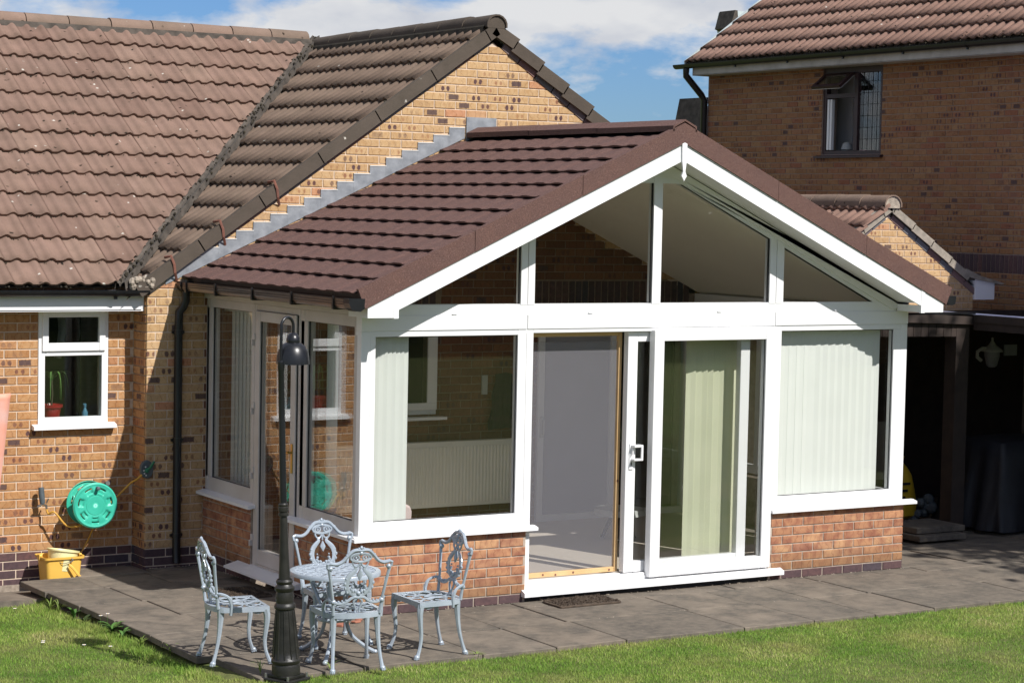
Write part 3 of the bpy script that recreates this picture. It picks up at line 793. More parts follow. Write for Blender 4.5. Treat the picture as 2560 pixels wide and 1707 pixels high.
    # valley: rough cement and lead
    mb = MB(); n = 70; vz = lambda t: EZ+.01+(RZ-EZ)*t
    for sgn in (-1, 1):
        vs = []; fs = []
        for i in range(n+1):
            t = i/n; c = va.lerp(vb, t); wd = .022+.014*noise.noise(Vector((t*40, sgn, 0))); h = .030+.012*noise.noise(Vector((t*30, 5+sgn, 0)))
            vs += [c+Vector((0, 0, vz(t)-.01)), c+nrm*sgn*wd*.5+Vector((0, 0, vz(t)+h*.7)), c+nrm*sgn*(wd+.018)+Vector((0, 0, vz(t)+h+.006)), c+nrm*sgn*(wd+.03)+Vector((0, 0, vz(t)-.03))]
        for i in range(n):
            for k in range(3): a = 4*i+k; fs.append((a, a+1, a+5, a+4))
        mb.add(vs, fs)
    mb.build('valley', 'cement_dark', rf)
    mb = MB()
    for i in range(170):
        t = random.random(); c = va.lerp(vb, t)+nrm*random.uniform(-.055, .055)+Vector((0, 0, vz(t)+.03)); mb.ball(c, random.uniform(.006, .018), 5, 3)
    o = mb.build('moss', 'moss', rf); o['kind'] = 'stuff'
    # ridges
    ridge_run(rf, (-8, RY, RZ-.02), (XA-.12, RY, RZ-.02), .110, 'ridge_old', .455)
    ridge_run(rf, (XA, 2.93, 4.805), (XA, RY-.05, 4.805), .108, 'ridge_dark', .47, end_cap=True)
    mb = MB()                                          # bedding mortar under the wing ridge
    vs = []; fs = []; n = 150
    for i in range(n+1):
        x = -8+(XA+8-.1)*i/n; q = .01*noise.noise(Vector((x*9, 0, 0)))
        vs += [(x, RY-.112, RZ-.012), (x, RY-.118, RZ-.03), (x, RY-.135-q, RZ-.10)]
    for i in range(n):
        for k in range(2): a = 3*i+k; fs.append((a, a+3, a+4, a+1))
    mb.add(vs, fs); mb.build('ridge_bedding', 'cement_dark', rf)
    mb = MB(); vs = []; fs = []; n = 80
    for i in range(n+1):
        y = 2.97+(RY-3.1)*i/n; q = .01*noise.noise(Vector((y*9, 3, 0)))
        vs += [(XA-.118, y, 4.80), (XA-.128, y, 4.785), (XA-.150-q, y, 4.715)]
    for i in range(n):
        for k in range(2): a = 3*i+k; fs.append((a, a+1, a+4, a+3))
    mb.add(vs, fs); mb.build('ridge_bedding', 'moss', rf)
    # verges
    verge(rf, (xe+.12, YG, zs(xe+.12)+.022), (XA-.02, YG, 4.80+.01), YG-.055, .10, .115, 'ridge_dark', tilt=.0045, L=.69)
    verge(rf, (2*XA-xe, YG, zs(xe)+.022), (XA+.02, YG, 4.80+.01), YG-.055, .12, .115, 'ridge_dark', tilt=.034)
    for sgn in (-1, 1):                                # undercloak, dark with a pale lower edge
        a = math.atan(SG); L_ = 4.2
        for nm, mt, q0, q1, y0_ in (('undercloak', 'cement', .0, .016, -.050), ('undercloak', 'white_ceramic', -.006, .0, -.046)):
            mb = MB(); mb.prism([(XA+sgn*.02, ZV+.012+q0), (XA+sgn*L_*math.cos(a), ZV+.012+q0-L_*math.sin(a)), (XA+sgn*L_*math.cos(a), ZV+.012+q1-L_*math.sin(a)), (XA+sgn*.02, ZV+.012+q1)], YG+y0_, YG+.1)
            mb.build(nm, mt, rf)
    mb = MB()                                          # mortar lump at the foot of the valley
    for i in range(26): mb.ball((-.60+random.uniform(-.09, .10), YG-.03+random.uniform(-.03, .03), 2.40+random.uniform(-.03, .045)), random.uniform(.015, .035), 6, 4)
    mb.build('mortar_fill', 'cement_pale', rf)
    # eave of the wing
    mb = MB(); mb.box((-8, YW-.235, 2.17), (XL-.004, YW-.215, 2.315)); mb.box((-8, YW-.235, 2.165), (XL-.004, YW, 2.178)); mb.box((XL-.03, YW-.238, 2.165), (XL-.002, YW-.2, 2.318)); mb.build('fascia', 'upvc', root)
    gutter(root, (-8, YW-.295, 2.345), (XL+.012, YW-.295, 2.345), .052, 'gutter_black', [( -.82, ), (-2.0, )], flat=False)
    # iron straps on the verge
    for i, s_ in enumerate((.42, .98, 1.62)):
        x = xe+.12+s_*.8; z = zs(x)+.04; mb = MB()
        pts = [(x-.05, YG-.0, z-.0), (x-.02, YG-.065, z+.012), (x+.01, YG-.067, z-.06), (x+.02, YG-.060, z-.13), (x+.055, YG-.014, z-.20)]
        mb.tube(pts, .013, 6, flat=(Vector((0, 1, .2)).normalized(), .25)); 
        mb.build('verge_clip', 'rust_iron', root)
    return root
t = Mt('brick_rake'); at = t.n('Attribute'); at.attribute_name = 'rnd'; s = t.n('SeparateColor'); t.l(at.outputs['Color'], s.inputs[0])
base = t.ramp(s.outputs[0], [(0, (.20, .10, .085)), (.3, (.185, .135, .13)), (.5, (.155, .155, .16)), (.75, (.19, .185, .19)), (1, (.23, .115, .10))])
base = t.mix(t.ramp(t.noise(t.pos(), 120, 4, .7), [(.3, 0), (.7, .5)]), base, (.11, .09, .09)); t.col(base); t.set(.85); M['brick_rake'] = t.m

def gutter(parent, A, B, r, mat, brackets=(), flat=False, name='gutter', prof=None, ends=True):
    """half-round gutter between A and B (points on its rim centre line)"""
    A = Vector(A); B = Vector(B); d = (B-A).normalized(); side = d.cross(Vector((0, 0, 1))).normalized(); seg = 9
    pr = prof or [(r*math.cos(math.pi+math.pi*k/seg), r*math.sin(math.pi+math.pi*k/seg)) for k in range(seg+1)]
    inner = [(a*.90, b*.90+.001) for a, b in pr]; n = len(pr); vs = []
    for P in (A, B):
        vs += [P+side*a+Vector((0, 0, b)) for a, b in pr]+[P+side*a+Vector((0, 0, b)) for a, b in inner]
    fs = []
    for k in range(n-1): fs += [(k, k+1, 2*n+k+1, 2*n+k), (n+k+1, n+k, 3*n+k, 3*n+k+1)]
    fs += [(0, 2*n, 3*n, n), (n-1, 2*n-1, 4*n-1, 3*n-1)]
    if ends: fs += [tuple(range(n-1, -1, -1)), tuple(2*n+k for k in range(n))]
    mb = MB(); mb.add(vs, fs); g = mb.build(name, mat, parent, smooth='auto')
    for b in brackets:
        x = b[0]; P = Vector((x, A.y, A.z)) if abs(d.x) > .5 else Vector((A.x, x, A.z)); mb = MB()
        pts = [P+side*a*1.07+Vector((0, 0, bb*1.07)) for a, bb in pr]
        vs = [p-d*.018 for p in pts]+[p+d*.018 for p in pts]; vs += [p*1 for p in [q-d*.018+Vector((0, 0, .004)) for q in pts]]+[q+d*.018+Vector((0, 0, .004)) for q in pts]
        fs = [(k, k+1, n+k+1, n+k) for k in range(n-1)]+[(2*n+k+1, 2*n+k, 3*n+k, 3*n+k+1) for k in range(n-1)]
        mb.add(vs, fs); mb.box(tuple(P-Vector((.012, .012, r*1.07+.02))), tuple(P+Vector((.012, .012, -r*.98)))); mb.build('gutter_bracket', mat, g)
    return g
bungalow()

# ================================================================== CONSERVATORY
W, XC, SC = 5.40, 2.70, .46
def rz_top(x): return 3.817-SC*abs(x-XC)
def conservatory():
    root = tag(empty('conservatory', (2.7, 1.5, 0)), 'white framed glazed conservatory with brown tiled gable roof and low orange brick walls', 'conservatory')
    Y0, Y1 = .02, .09
    # --- low walls
    mb = MB(); mb.box((.01, .001, -.02), (1.475, .2, .585)); mb.box((3.905, .001, -.02), (W-.01, .2, .585))
    mb.box((.001, .2, -.12), (.2, 1.13, .585)); mb.box((.001, 1.985, -.12), (.2, YG, .585)); mb.box((W-.2, .2, -.1), (W-.001, YG, .585))
    mb.box((1.475, .06, -.02), (3.905, .2, .10)); mb.build('wall', 'mortar_grey', root)
    B = Bricks(root, 300)
    mf = lambda k, x, z: 'brick_blue' if z < .07 else 'brick_red'
    wall_bricks(B, (0, 0, 0), 0, .012, 1.472, .0, 8, matf=mf, phase=1)
    wall_bricks(B, (0, 0, 0), 0, 3.925, W-.004, .0, 8, matf=mf, phase=0)
    wall_bricks(B, (0, 0, 0), R(-90), -1.128, -.006, -.075, 9, matf=mf, phase=0)
    wall_bricks(B, (0, 0, 0), R(-90), -YG+.01, -1.99, -.075, 9, matf=mf, phase=0)
    wall_bricks(B, (W, 0, 0), R(90), .006, YG, -.0, 8, matf=mf, phase=0, pri0=60)
    B.finish()
    # --- floor and inner ceiling
    mb = MB(); mb.box((.2, .1, -.02), (W-.2, YG, .12)); mb.build('floor', 'carpet', root)
    mb = MB()
    zc = lambda x: 3.50-SC*abs(x-XC)
    mb.prism([(.05, zc(.05)), (XC, 3.50), (W-.05, zc(.05)), (W-.05, zc(.05)+.05), (XC, 3.55), (.05, zc(.05)+.05)], .10, YG-.002)
    mb.build('ceiling', 'plaster', root)
    mb = MB(); mb.box((.09, .10, 2.20), (.16, YG-.01, 2.30)); mb.box((W-.16, .1, 2.20), (W-.09, YG-.01, 2.30)); mb.build('wall_plate', 'upvc', root)
    # --- front left window
    mb = MB(); frame_y(mb, .0, 1.458, .603, 2.16, .078, Y0, Y1, tb=.106, tt=.042); mb.box((.078, Y0, .7), (.123, Y1, 2.119))
    wn = mb.build('window', 'upvc', root, bevel=.004)
    mb = MB(); mb.box((.118, .045, .704), (1.394, .069, 2.124)); mb.build('pane', 'glass', wn)
    seal(wn, .123, 1.380, .709, 2.119, .036)
    mb = MB(); mb.prism([(-.052, .572), (-.052, .596), (.0, .608), (.03, .608), (.03, .586), (-.03, .570)], -.05, 1.56, 'x'); mb.build('sill', 'upvc', wn)
    # --- front right window
    mb = MB(); frame_y(mb, 3.922, W-.002, .603, 2.16, .077, Y0, Y1, tb=.104, tt=.043); mb.box((5.243, Y0, .7), (5.322, Y1, 2.117))
    wn = mb.build('window', 'upvc', root, bevel=.004)
    mb = MB(); mb.box((3.996, .045, .702), (5.246, .069, 2.122)); mb.build('pane', 'glass', wn)
    seal(wn, 3.999, 5.243, .707, 2.117, .036)
    mb = MB(); mb.prism([(-.052, .572), (-.052, .596), (.0, .608), (.03, .608), (.03, .586), (-.03, .570)], 3.90, W+.11, 'x'); mb.build('sill', 'upvc', wn)
    # --- sliding door
    mb = MB(); mb.box((1.460, Y0, .098), (1.523, .15, 2.16)); mb.box((3.897, Y0, .098), (3.9205, .15, 2.16)); mb.box((1.523, Y0, 2.132), (3.897, .15, 2.16))
    mb.box((1.523, Y0+.002, .098), (3.897, .15, .128)); mb.box((1.523, Y0+.001, .128), (2.64, Y0+.03, .150)); mb.box((1.523, .095, .128), (3.897, .15, .146))
    sd = mb.build('sliding_door', 'upvc', root, bevel=.003)
    mb = MB(); mb.prism([(-.062, .045), (-.062, .078), (-.01, .098), (.12, .098), (.12, .045)], 1.44, 4.03, 'x'); mb.build('sill', 'upvc', sd)
    mb = MB(); mb.box((1.48, .01, .0), (3.9, .08, .045)); mb.build('seal', 'seal_black', sd)  # black strip paints the shade in the gap under the sill
    mb = MB(); mb.box((1.53, .082, .129), (2.6, .094, .136)); mb.build('track', 'steel', sd)
    # outer leaf (right), proud of the frame
    mb = MB(); frame_y(mb, 2.655, 3.897, .115, 2.142, .098, -.030, .045, tb=.1, tt=.09); lf = mb.build('door_leaf', 'upvc', sd, bevel=.005)
    # inner leaf (slid behind it)
    mb = MB(); frame_y(mb, 2.457, 3.70, .152, 2.125, .096, .062, .128, tb=.09, tt=.08); lf2 = mb.build('door_leaf', 'upvc', sd, bevel=.005)
    for (a, b, c, d, y) in ((2.748, 3.805, .210, 2.058, .0), (2.548, 3.61, .238, 2.05, .085)):
        mb = MB(); mb.box((a, y, c), (b, y+.022, d)); mb.build('pane', 'glass', sd)
    for x in (2.753, 3.80): mb = MB(); mb.box((x-.003, -.012, .215), (x+.003, -.002, 2.052)); mb.build('seal', 'seal_black', sd)
    mb = MB()
    mb.box((2.487, .052, 1.00), (2.527, .062, 1.215)); mb.box((2.500, .0, 1.185), (2.586, .052, 1.205)); mb.box((2.500, .0, 1.075), (2.586, .052, 1.092)); mb.box((2.566, -.004, 1.075), (2.586, .010, 1.205))
    mb.box((2.500, .028, 1.12), (2.512, .052, 1.18)); mb.build('handle', 'upvc', sd, bevel=.004)
    mb = MB(); mb.box((2.500, .0505, 1.035), (2.510, .0515, 1.062)); mb.build('keyhole', 'seal_black', sd)
    # --- beam over the doors and the gable glazing
    mb = MB(); mb.box((-.002, .012, 2.163), (1.458, Y1+.01, 2.278)); mb.box((1.465, .012, 2.163), (3.918, Y1+.01, 2.278)); mb.box((3.925, .012, 2.163), (W-.004, Y1+.01, 2.278))
    mb.build('beam', 'upvc', root, bevel=.004)
    mb = MB(); mb.box((.007, Y0+.004, 2.13), (W-.011, .12, 2.36)); mb.build('beam_core', 'upvc', root)
    gt = lambda x: 4.722-.473*(W-x) if x > XC else 4.722-.473*x      # glass top line
    gt = lambda x: 4.722-.473*max(x, W-x)
    def gz(x): return 3.500-SC*abs(x-XC)+.03                          # up to the soffit
    for (a, b) in ((.35, 1.397), (1.52, 2.647), (2.731, 3.851), (3.999, 5.06)):
        mb = MB(); n = [(a, 2.353)] if True else None
        poly = [(a, 2.353), (b, 2.353)]
        tb_ = min(gt(b), 3.336); ta = min(gt(a), 3.336)
        poly.append((b, max(2.354, tb_)))
        for k in (2.912, 2.488):
            if a < k < b: poly.append((k, 3.336))
        poly.append((a, max(2.354, ta)))
        mb.prism(poly, .045, .067); mb.build('gable_pane', 'glass', root)
    mb = MB()
    mb.box((.003, Y0, 2.280), (W-.007, Y1, 2.353))
    for a, b in ((1.397, 1.456), (1.463, 1.523), (2.647, 2.731), (3.851, 3.917), (3.924, 3.999)):
        top = max(gz(a), gz(b))-.03; mb.prism([(a, 2.353), (b, 2.353), (b, gz(b)), (a, gz(a))], Y0-.004, Y1)
    for sgn in (-1, 1):
        f = lambda x: XC+sgn*(x-XC)
        P = [(f(2.912), 3.336), (f(5.06), gt(5.06)), (f(W-.01), 2.355), (f(W-.01), gz(W)), (f(XC), gz(XC)), (f(XC), 3.336)]
        mb.prism(P, Y0+.002, Y1-.002)
        P2 = [(f(2.9), 3.372), (f(5.22), gt(5.22)+.035), (f(W-.01), 2.37), (f(W-.01), gz(W)), (f(XC), gz(XC)), (f(XC), 3.394)]
        mb.prism(P2, Y0-.016, Y0+.002)
    mb.build('gable_frame', 'upvc', root)
    mb = MB()
    for a, b in ((1.397-.010, 1.397), (2.637, 2.647), (3.841, 3.851)): mb.prism([(a, 2.353), (b, 2.353), (b, gt(b)), (a, gt(a))], .030, .046)
    for sgn in (1,):
        f = lambda x: XC+sgn*(x-XC)
        for a, b in ((2.93, 3.85), (4.0, 5.05)): mb.prism([(f(a), gt(a)-.012), (f(b), gt(b)-.012), (f(b), gt(b)), (f(a), gt(a))], .030, .046)
    mb.build('gable_seal', 'seal_black', root)
    for x in (.80, 2.05, 3.33, 4.58):
        mb = MB(); mb.box((x-.022, .004, 2.284), (x+.022, .0125, 2.293)); mb.build('drip_cap', 'upvc', root)
    # --- left side
    X0, X1 = .015, .085
    def sx(y0, y1, z0, z1, glassy, glassz, nm='window', sill=True):
        mb = MB(); 
        frame_x(mb, y0, y1, z0, z1, glassy[0]-y0, X0, X1, tb=glassz[0]-z0, tt=z1-glassz[1]); mb.box((X0, glassy[1], glassz[0]), (X1, y1-.01, glassz[1])); o = mb.build(nm, 'upvc_side', root, bevel=.004)
        mb = MB(); mb.box((X0+.025, glassy[0]-.005, glassz[0]-.005), (X0+.049, glassy[1]+.005, glassz[1]+.005)); mb.build('pane', 'glass', o)
        for y in glassy: mb = MB(); mb.box((X0+.012, y-.004, glassz[0]), (X0+.024, y+.004, glassz[1])); mb.build('seal', 'seal_black', o)
        mb = MB(); mb.box((X0+.012, glassy[0], glassz[0]-.004), (X0+.024, glassy[1], glassz[0]+.004)); mb.box((X0+.012, glassy[0], glassz[1]-.004), (X0+.024, glassy[1], glassz[1]+.004)); mb.build('seal', 'seal_black', o)
        return o
    w1 = sx(.092, 1.107, .608, 2.275, (.165, .976), (.707, 2.188))
    w2 = sx(1.985, YG-.012, .608, 2.275, (2.044, 2.865), (.727, 2.205))
    for o, a, b in ((w1, -.05, 1.23), (w2, 1.90, 3.10)):
        mb = MB(); mb.prism([(-.068, .572), (-.068, .596), (.0, .610), (.02, .610), (.02, .586), (-.05, .570)], a, min(b, YG-.001) if b < 3.05 else YG-.001, 'y'); mb.build('sill', 'upvc', o)
    mb = MB(); frame_x(mb, 1.112, 1.980, .058, 2.275, .034, X0, X1, tb=.06, tt=.05); dr = mb.build('door', 'upvc_side', root, bevel=.004, label='white side door with brass lever handle and glazed panel')
    mb = MB(); frame_x(mb, 1.150, 1.940, .125, 2.222, .095, X0-.018, X1-.02, tb=.12, tt=.085); mb.build('door_leaf', 'upvc_side', dr, bevel=.005)
    mb = MB(); mb.box((X0+.012, 1.24, .24), (X0+.034, 1.85, 2.142)); mb.build('pane', 'glass', dr)
    for y in (1.247, 1.843): mb = MB(); mb.box((X0-.006, y-.004, .245), (X0+.004, y+.004, 2.137)); mb.build('seal', 'seal_black', dr)
    mb = MB(); mb.box((X0-.008, 1.140, .125), (X0+.006, 1.149, 2.222)); mb.build('seal', 'seal_black', dr)
    for z in (2.03, 1.46, .92, .36):
        mb = MB(); mb.box((X0-.030, 1.925, z-.05), (X0-.006, 1.965, z)); mb.box((X0-.040, 1.950, z-.10), (X0-.010, 1.972, z-.05)); mb.build('hinge', 'upvc_side', dr, bevel=.003)
    mb = MB(); mb.box((X0-.026, 1.182, .955), (X0-.018, 1.212, 1.19)); mb.tube([(X0-.02, 1.197, 1.12), (X0-.055, 1.197, 1.12), (X0-.06, 1.225, 1.12), (X0-.058, 1.30, 1.115)], .009, 6); mb.build('handle', 'brass', dr, smooth='auto')
    mb = MB(); mb.prism([(-.135, .045), (-.135, .062), (.0, .098), (.06, .098), (.06, .045)], 1.0, 2.23, 'y'); mb.build('sill', 'upvc', dr)
    # corner post and head boards
    mb = MB(); mb.box((.004, .0905, .60), (.06, .0915, 2.29)); mb.build('trim', 'upvc', root)
    mb = MB(); mb.box((-.008, .016, 2.2785), (.05, YG-.003, 2.345)); mb.box((-.05, -.26, 2.345), (.06, YG-.003, 2.385)); mb.build('fascia', 'upvc_side', root)
    mb = MB(); mb.box((-.10, -.26, 2.385), (-.05, YG-.003, 2.44)); mb.build('fascia', 'gutter_black', root)
    # right side wall (out of sight from the garden front): frame and glass
    mb = MB(); frame_x(mb, .09, YG-.01, .60, 2.3, .08, W-.085, W-.012)
    for y in (1.0, 2.0): mb.box((W-.085, y, .68), (W-.012, y+.07, 2.22))
    wr = mb.build('window', 'upvc', root); mb = MB(); mb.box((W-.055, .15, .66), (W-.04, YG-.06, 2.25)); mb.build('pane', 'glass', wr)
    # --- roof
    roof = MB()
    zt = lambda x: rz_top(x)-.045
    roof.prism([(-.16, zt(-.16)), (XC, zt(XC)), (W+.16, zt(-.16)), (W+.16, zt(-.16)-.03), (XC, zt(XC)-.04), (-.16, zt(-.16)-.03)], -.27, YG-.003)
    rf = roof.build('roof', 'gutter_black', root)
    th = math.atan(SC); c, s_ = math.cos(th), math.sin(th); gauge = .2525; n = 11; yv = -.262
    for side in (-1, 1):
        base = None
        for j in range(12):
            sd0 = -.205+j*gauge*c
            if sd0 > XC-.1: continue
            for i in range(8):
                mb = MB(); wdt = (YG-.004-yv)/8; m_ = 12; vs = []
                Lt = min(gauge-.004, (XC-.03-sd0)/c)
                def prof(u):
                    k = ((u+wdt*i)/.262+.37*j) % 1.0
                    return .008 if .25 < k < .72 else (.0 if k < .17 or k > .80 else .004)
                for v, lift in ((0, .023), (Lt, .002)):
                    for k in range(m_+1):
                        u = wdt*k/m_; x = sd0+v*c; z = 2.483-.036+SC*(sd0+.2)+v*s_
                        X = x-s_*(lift+prof(u)); Z = z+c*(lift+prof(u))
                        vs.append((X if side < 0 else 2*XC-X, yv+wdt*i+u, Z))
                for k in range(m_+1):
                    u = wdt*k/m_; lf = .012+prof(u)*.5; x = sd0-s_*lf; z = 2.483-.036+SC*(sd0+.2)+c*lf; vs.append((x if side < 0 else 2*XC-x, yv+wdt*i+u, z))
                b = m_+1; fs = []
                for k in range(m_): fs += [(k, k+1, b+k+1, b+k), (2*b+k, 2*b+k+1, k+1, k)]
                if side < 0: fs = [tuple(reversed(f)) for f in fs]
                mb.add(vs, fs)
                mb.build('roof_tile', 'granule', rf)
    # ridge caps, verge trims
    for k in range(3):
        a = -.315+(YG+.30)*k/3; b = -.315+(YG+.30)*(k+1)/3+.012; e = .003*k
        mb = MB(); h = 3.845+e; wd = .115
        mb.prism([(XC-wd, h-SC*wd-.0), (XC, h), (XC+wd, h-SC*wd), (XC+wd, h-SC*wd-.045), (XC+wd-.012, h-SC*wd-.045), (XC+wd-.012, h-SC*wd-.012), (XC, h-.014), (XC-wd+.012, h-SC*wd-.012), (XC-wd+.012, h-SC*wd-.045), (XC-wd, h-SC*wd-.045)], a, b)
        mb.build('ridge_tile', 'granule', rf)
    for side in (-1, 1):
        for k in range(3):
            x0 = -.175+(XC+.175)*k/3; x1 = -.175+(XC+.175)*(k+1)/3-(.004 if k < 2 else 0); e = .0015*k
            f = (lambda x: x) if side < 0 else (lambda x: 2*XC-x)
            mb = MB()
            P = [(f(x0-(.028 if k == 0 else 0)), rz_top(x0)), (f(x1), rz_top(x1)), (f(x1), rz_top(x1)-.162), (f(x0+(.035 if k == 0 else 0)), rz_top(x0+(.035 if k == 0 else 0))-.162)]
            mb.prism(P, -.312-e, -.300)
            P = [(f(x0-(.02 if k == 0 else 0)), rz_top(x0)), (f(x1), rz_top(x1)), (f(x1), rz_top(x1)-.045), (f(x0), rz_top(x0)-.045)]
            mb.prism(P, -.300, -.262)
            mb.build('verge_trim', 'granule', rf)
    # bargeboards, box ends, finial, soffit
    bb = lambda x: 2.274+SC*min(x, 2*XC-x); bt = lambda x: 3.663-SC*abs(x-XC)
    for side in (-1, 1):
        f = (lambda x: x) if side < 0 else (lambda x: 2*XC-x)
        mb = MB(); mb.prism([(f(.138), bb(.138)), (f(XC-.02), bb(XC-.02)), (f(XC-.02), bt(XC-.02)), (f(.138), bt(.138))], -.300, -.282); mb.build('bargeboard', 'upvc', root)
        mb = MB(); mb.prism([(f(-.115), 2.281), (f(.100), 2.281), (f(.100), bt(.10)), (f(-.115), bt(-.115))], -.3005, -.2815)
        mb.prism([(f(.100), 2.276), (f(.142), 2.276), (f(.142), bt(.142)), (f(.100), bt(.10))], -.304, -.280)
        mb.box((f(-.115), -.282, 2.281), (f(.138), .012, 2.290)); mb.box((f(.128), -.282, 2.290), (f(.138), .012, 2.34)); mb.box((f(-.115), -.282, 2.29), (f(-.105), .012, 2.352))
        mb.build('box_end', 'upvc', root)
        mb = MB(); mb.prism([(f(.138), bb(.138)-.0+.022), (f(XC), bb(XC)+.022), (f(XC), bb(XC)+.032), (f(.138), bb(.138)+.032)], -.2815, .014); mb.build('soffit', 'upvc', root)
    mb = MB(); mb.prism([(XC-.024, 3.650), (XC, 3.660), (XC+.024, 3.650), (XC+.020, 3.50), (XC+.010, 3.43), (XC+.025, 3.392), (XC+.012, 3.375), (XC, 3.352), (XC-.012, 3.375), (XC-.025, 3.392), (XC-.010, 3.43), (XC-.020, 3.50)], -.318, -.300)
    mb.build('finial', 'upvc', root)
    # --- gutters
    pr = [(-.055, .004), (-.058, -.018), (-.052, -.040), (-.040, -.058), (-.018, -.072), (.018, -.074), (.045, -.066), (.055, -.045), (.058, .004)]
    pr = [(a, b) for a, b in pr]
    g = gutter(root, (-.205, -.30, 2.415), (-.205, YG-.03, 2.415), .055, 'gutter_brown', prof=[(-a, b) for a, b in pr])
    mb = MB()
    for q in (.012, -.012, -.03): mb.box((-.2655, -.29, 2.415+q-.008), (-.2615, YG-.04, 2.415+q-.004))
    mb.build('moulding', 'gutter_black', g)
    mb = MB(); mb.box((-.162, -.29, 2.425), (-.155, YG-.04, 2.462)); mb.build('drip_strip', 'gutter_black', g)
    for y in (-.03, .70, 1.43, 2.17, 2.80):
        mb = MB(); mb.box((-.272, y-.012, 2.36), (-.262, y+.012, 2.435)); mb.box((-.272, y-.014, 2.335), (-.235, y+.014, 2.365)); mb.box((-.262, y-.006, 2.332), (-.09, y+.006, 2.342)); mb.box((-.10, y-.012, 2.326), (-.088, y+.012, 2.348)); mb.build('gutter_bracket', 'gutter_black', g)
    for y, l_ in ((-.315, .10), (2.90, .085)):
        mb = MB(); mb.prism([(-.145, 2.425), (-.274, 2.425), (-.276, 2.39), (-.262, 2.355), (-.228, 2.332), (-.18, 2.330), (-.15, 2.35)], y, y+l_); mb.build('gutter_end', 'gutter_black', g)
    g2 = gutter(root, (W+.205, -.30, 2.415), (W+.205, YG-.03, 2.415), .055, 'gutter_black', prof=pr)
    mb = MB(); mb.tube([(-.21, 2.93, 2.34), (-.21, 2.93, 2.26), (-.225, 2.95, 2.20), (-.255, 2.965, 2.16), (-.258, 2.968, 2.0), (-.258, 2.968, .10), (-.262, 2.95, -.02)], .036, 10)
    for z in (1.985, 1.05, .22): mb.tube([(-.258, 2.968, z-.02), (-.258, 2.968, z+.02)], .043, 10); mb.box((-.31, 2.975, z-.012), (-.2, 3.0, z+.012))
    mb.build('downpipe', 'gutter_black', root, smooth='auto')
    # --- stepped lead flashing against the gable wall
    w_ = .163; x0 = -.37
    for i in range(18):
        a = x0+w_*i; b = a+w_+.004; zt_ = 2.581-.012+.075*i; lo = lambda x: max(2.372, 2.483+SC*(x+.2)-.01)
        yy = YG-.0125-.0012*(i % 2)
        P = [(a, lo(a)), (b, lo(b)), (b, zt_+.002), (a, zt_)]
        mb = MB(); mb.prism(P, yy, YG-.004); mb.cur = 1; mb.prism([(a, zt_-.007), (b, zt_-.005), (b, zt_+.003), (a, zt_+.001)], yy-.004, YG-.001)
        mb.build('lead_step', ['lead', 'lead_edge'], root)
    mb = MB(); mb.prism([(2.583, 3.72), (2.903, 3.72), (2.903, 3.943), (2.583, 3.943)], YG-.018, YG-.004); mb.build('lead_step', 'lead', root)
    for i in range(10):
        a = 2.903+w_*i; zt_ = 3.868-.075*i; mb = MB(); mb.prism([(a, 3.80-SC*(a-XC)-.02), (a+w_, 3.80-SC*(a+w_-XC)-.02), (a+w_, zt_), (a, zt_)], YG-.013, YG-.004); mb.build('lead_step', 'lead', root)
    return root
def seal(parent, a, b, c, d, y):
    t_ = .006
    for (p, q) in (((a, c), (b, c+t_)), ((a, d-t_), (b, d)), ((a, c+t_), (a+t_, d-t_)), ((b-t_, c+t_), (b, d-t_))):
        mb = MB(); mb.box((p[0], y, p[1]), (q[0], y+.008, q[1])); mb.build('seal', 'seal_black', parent)
conservatory()

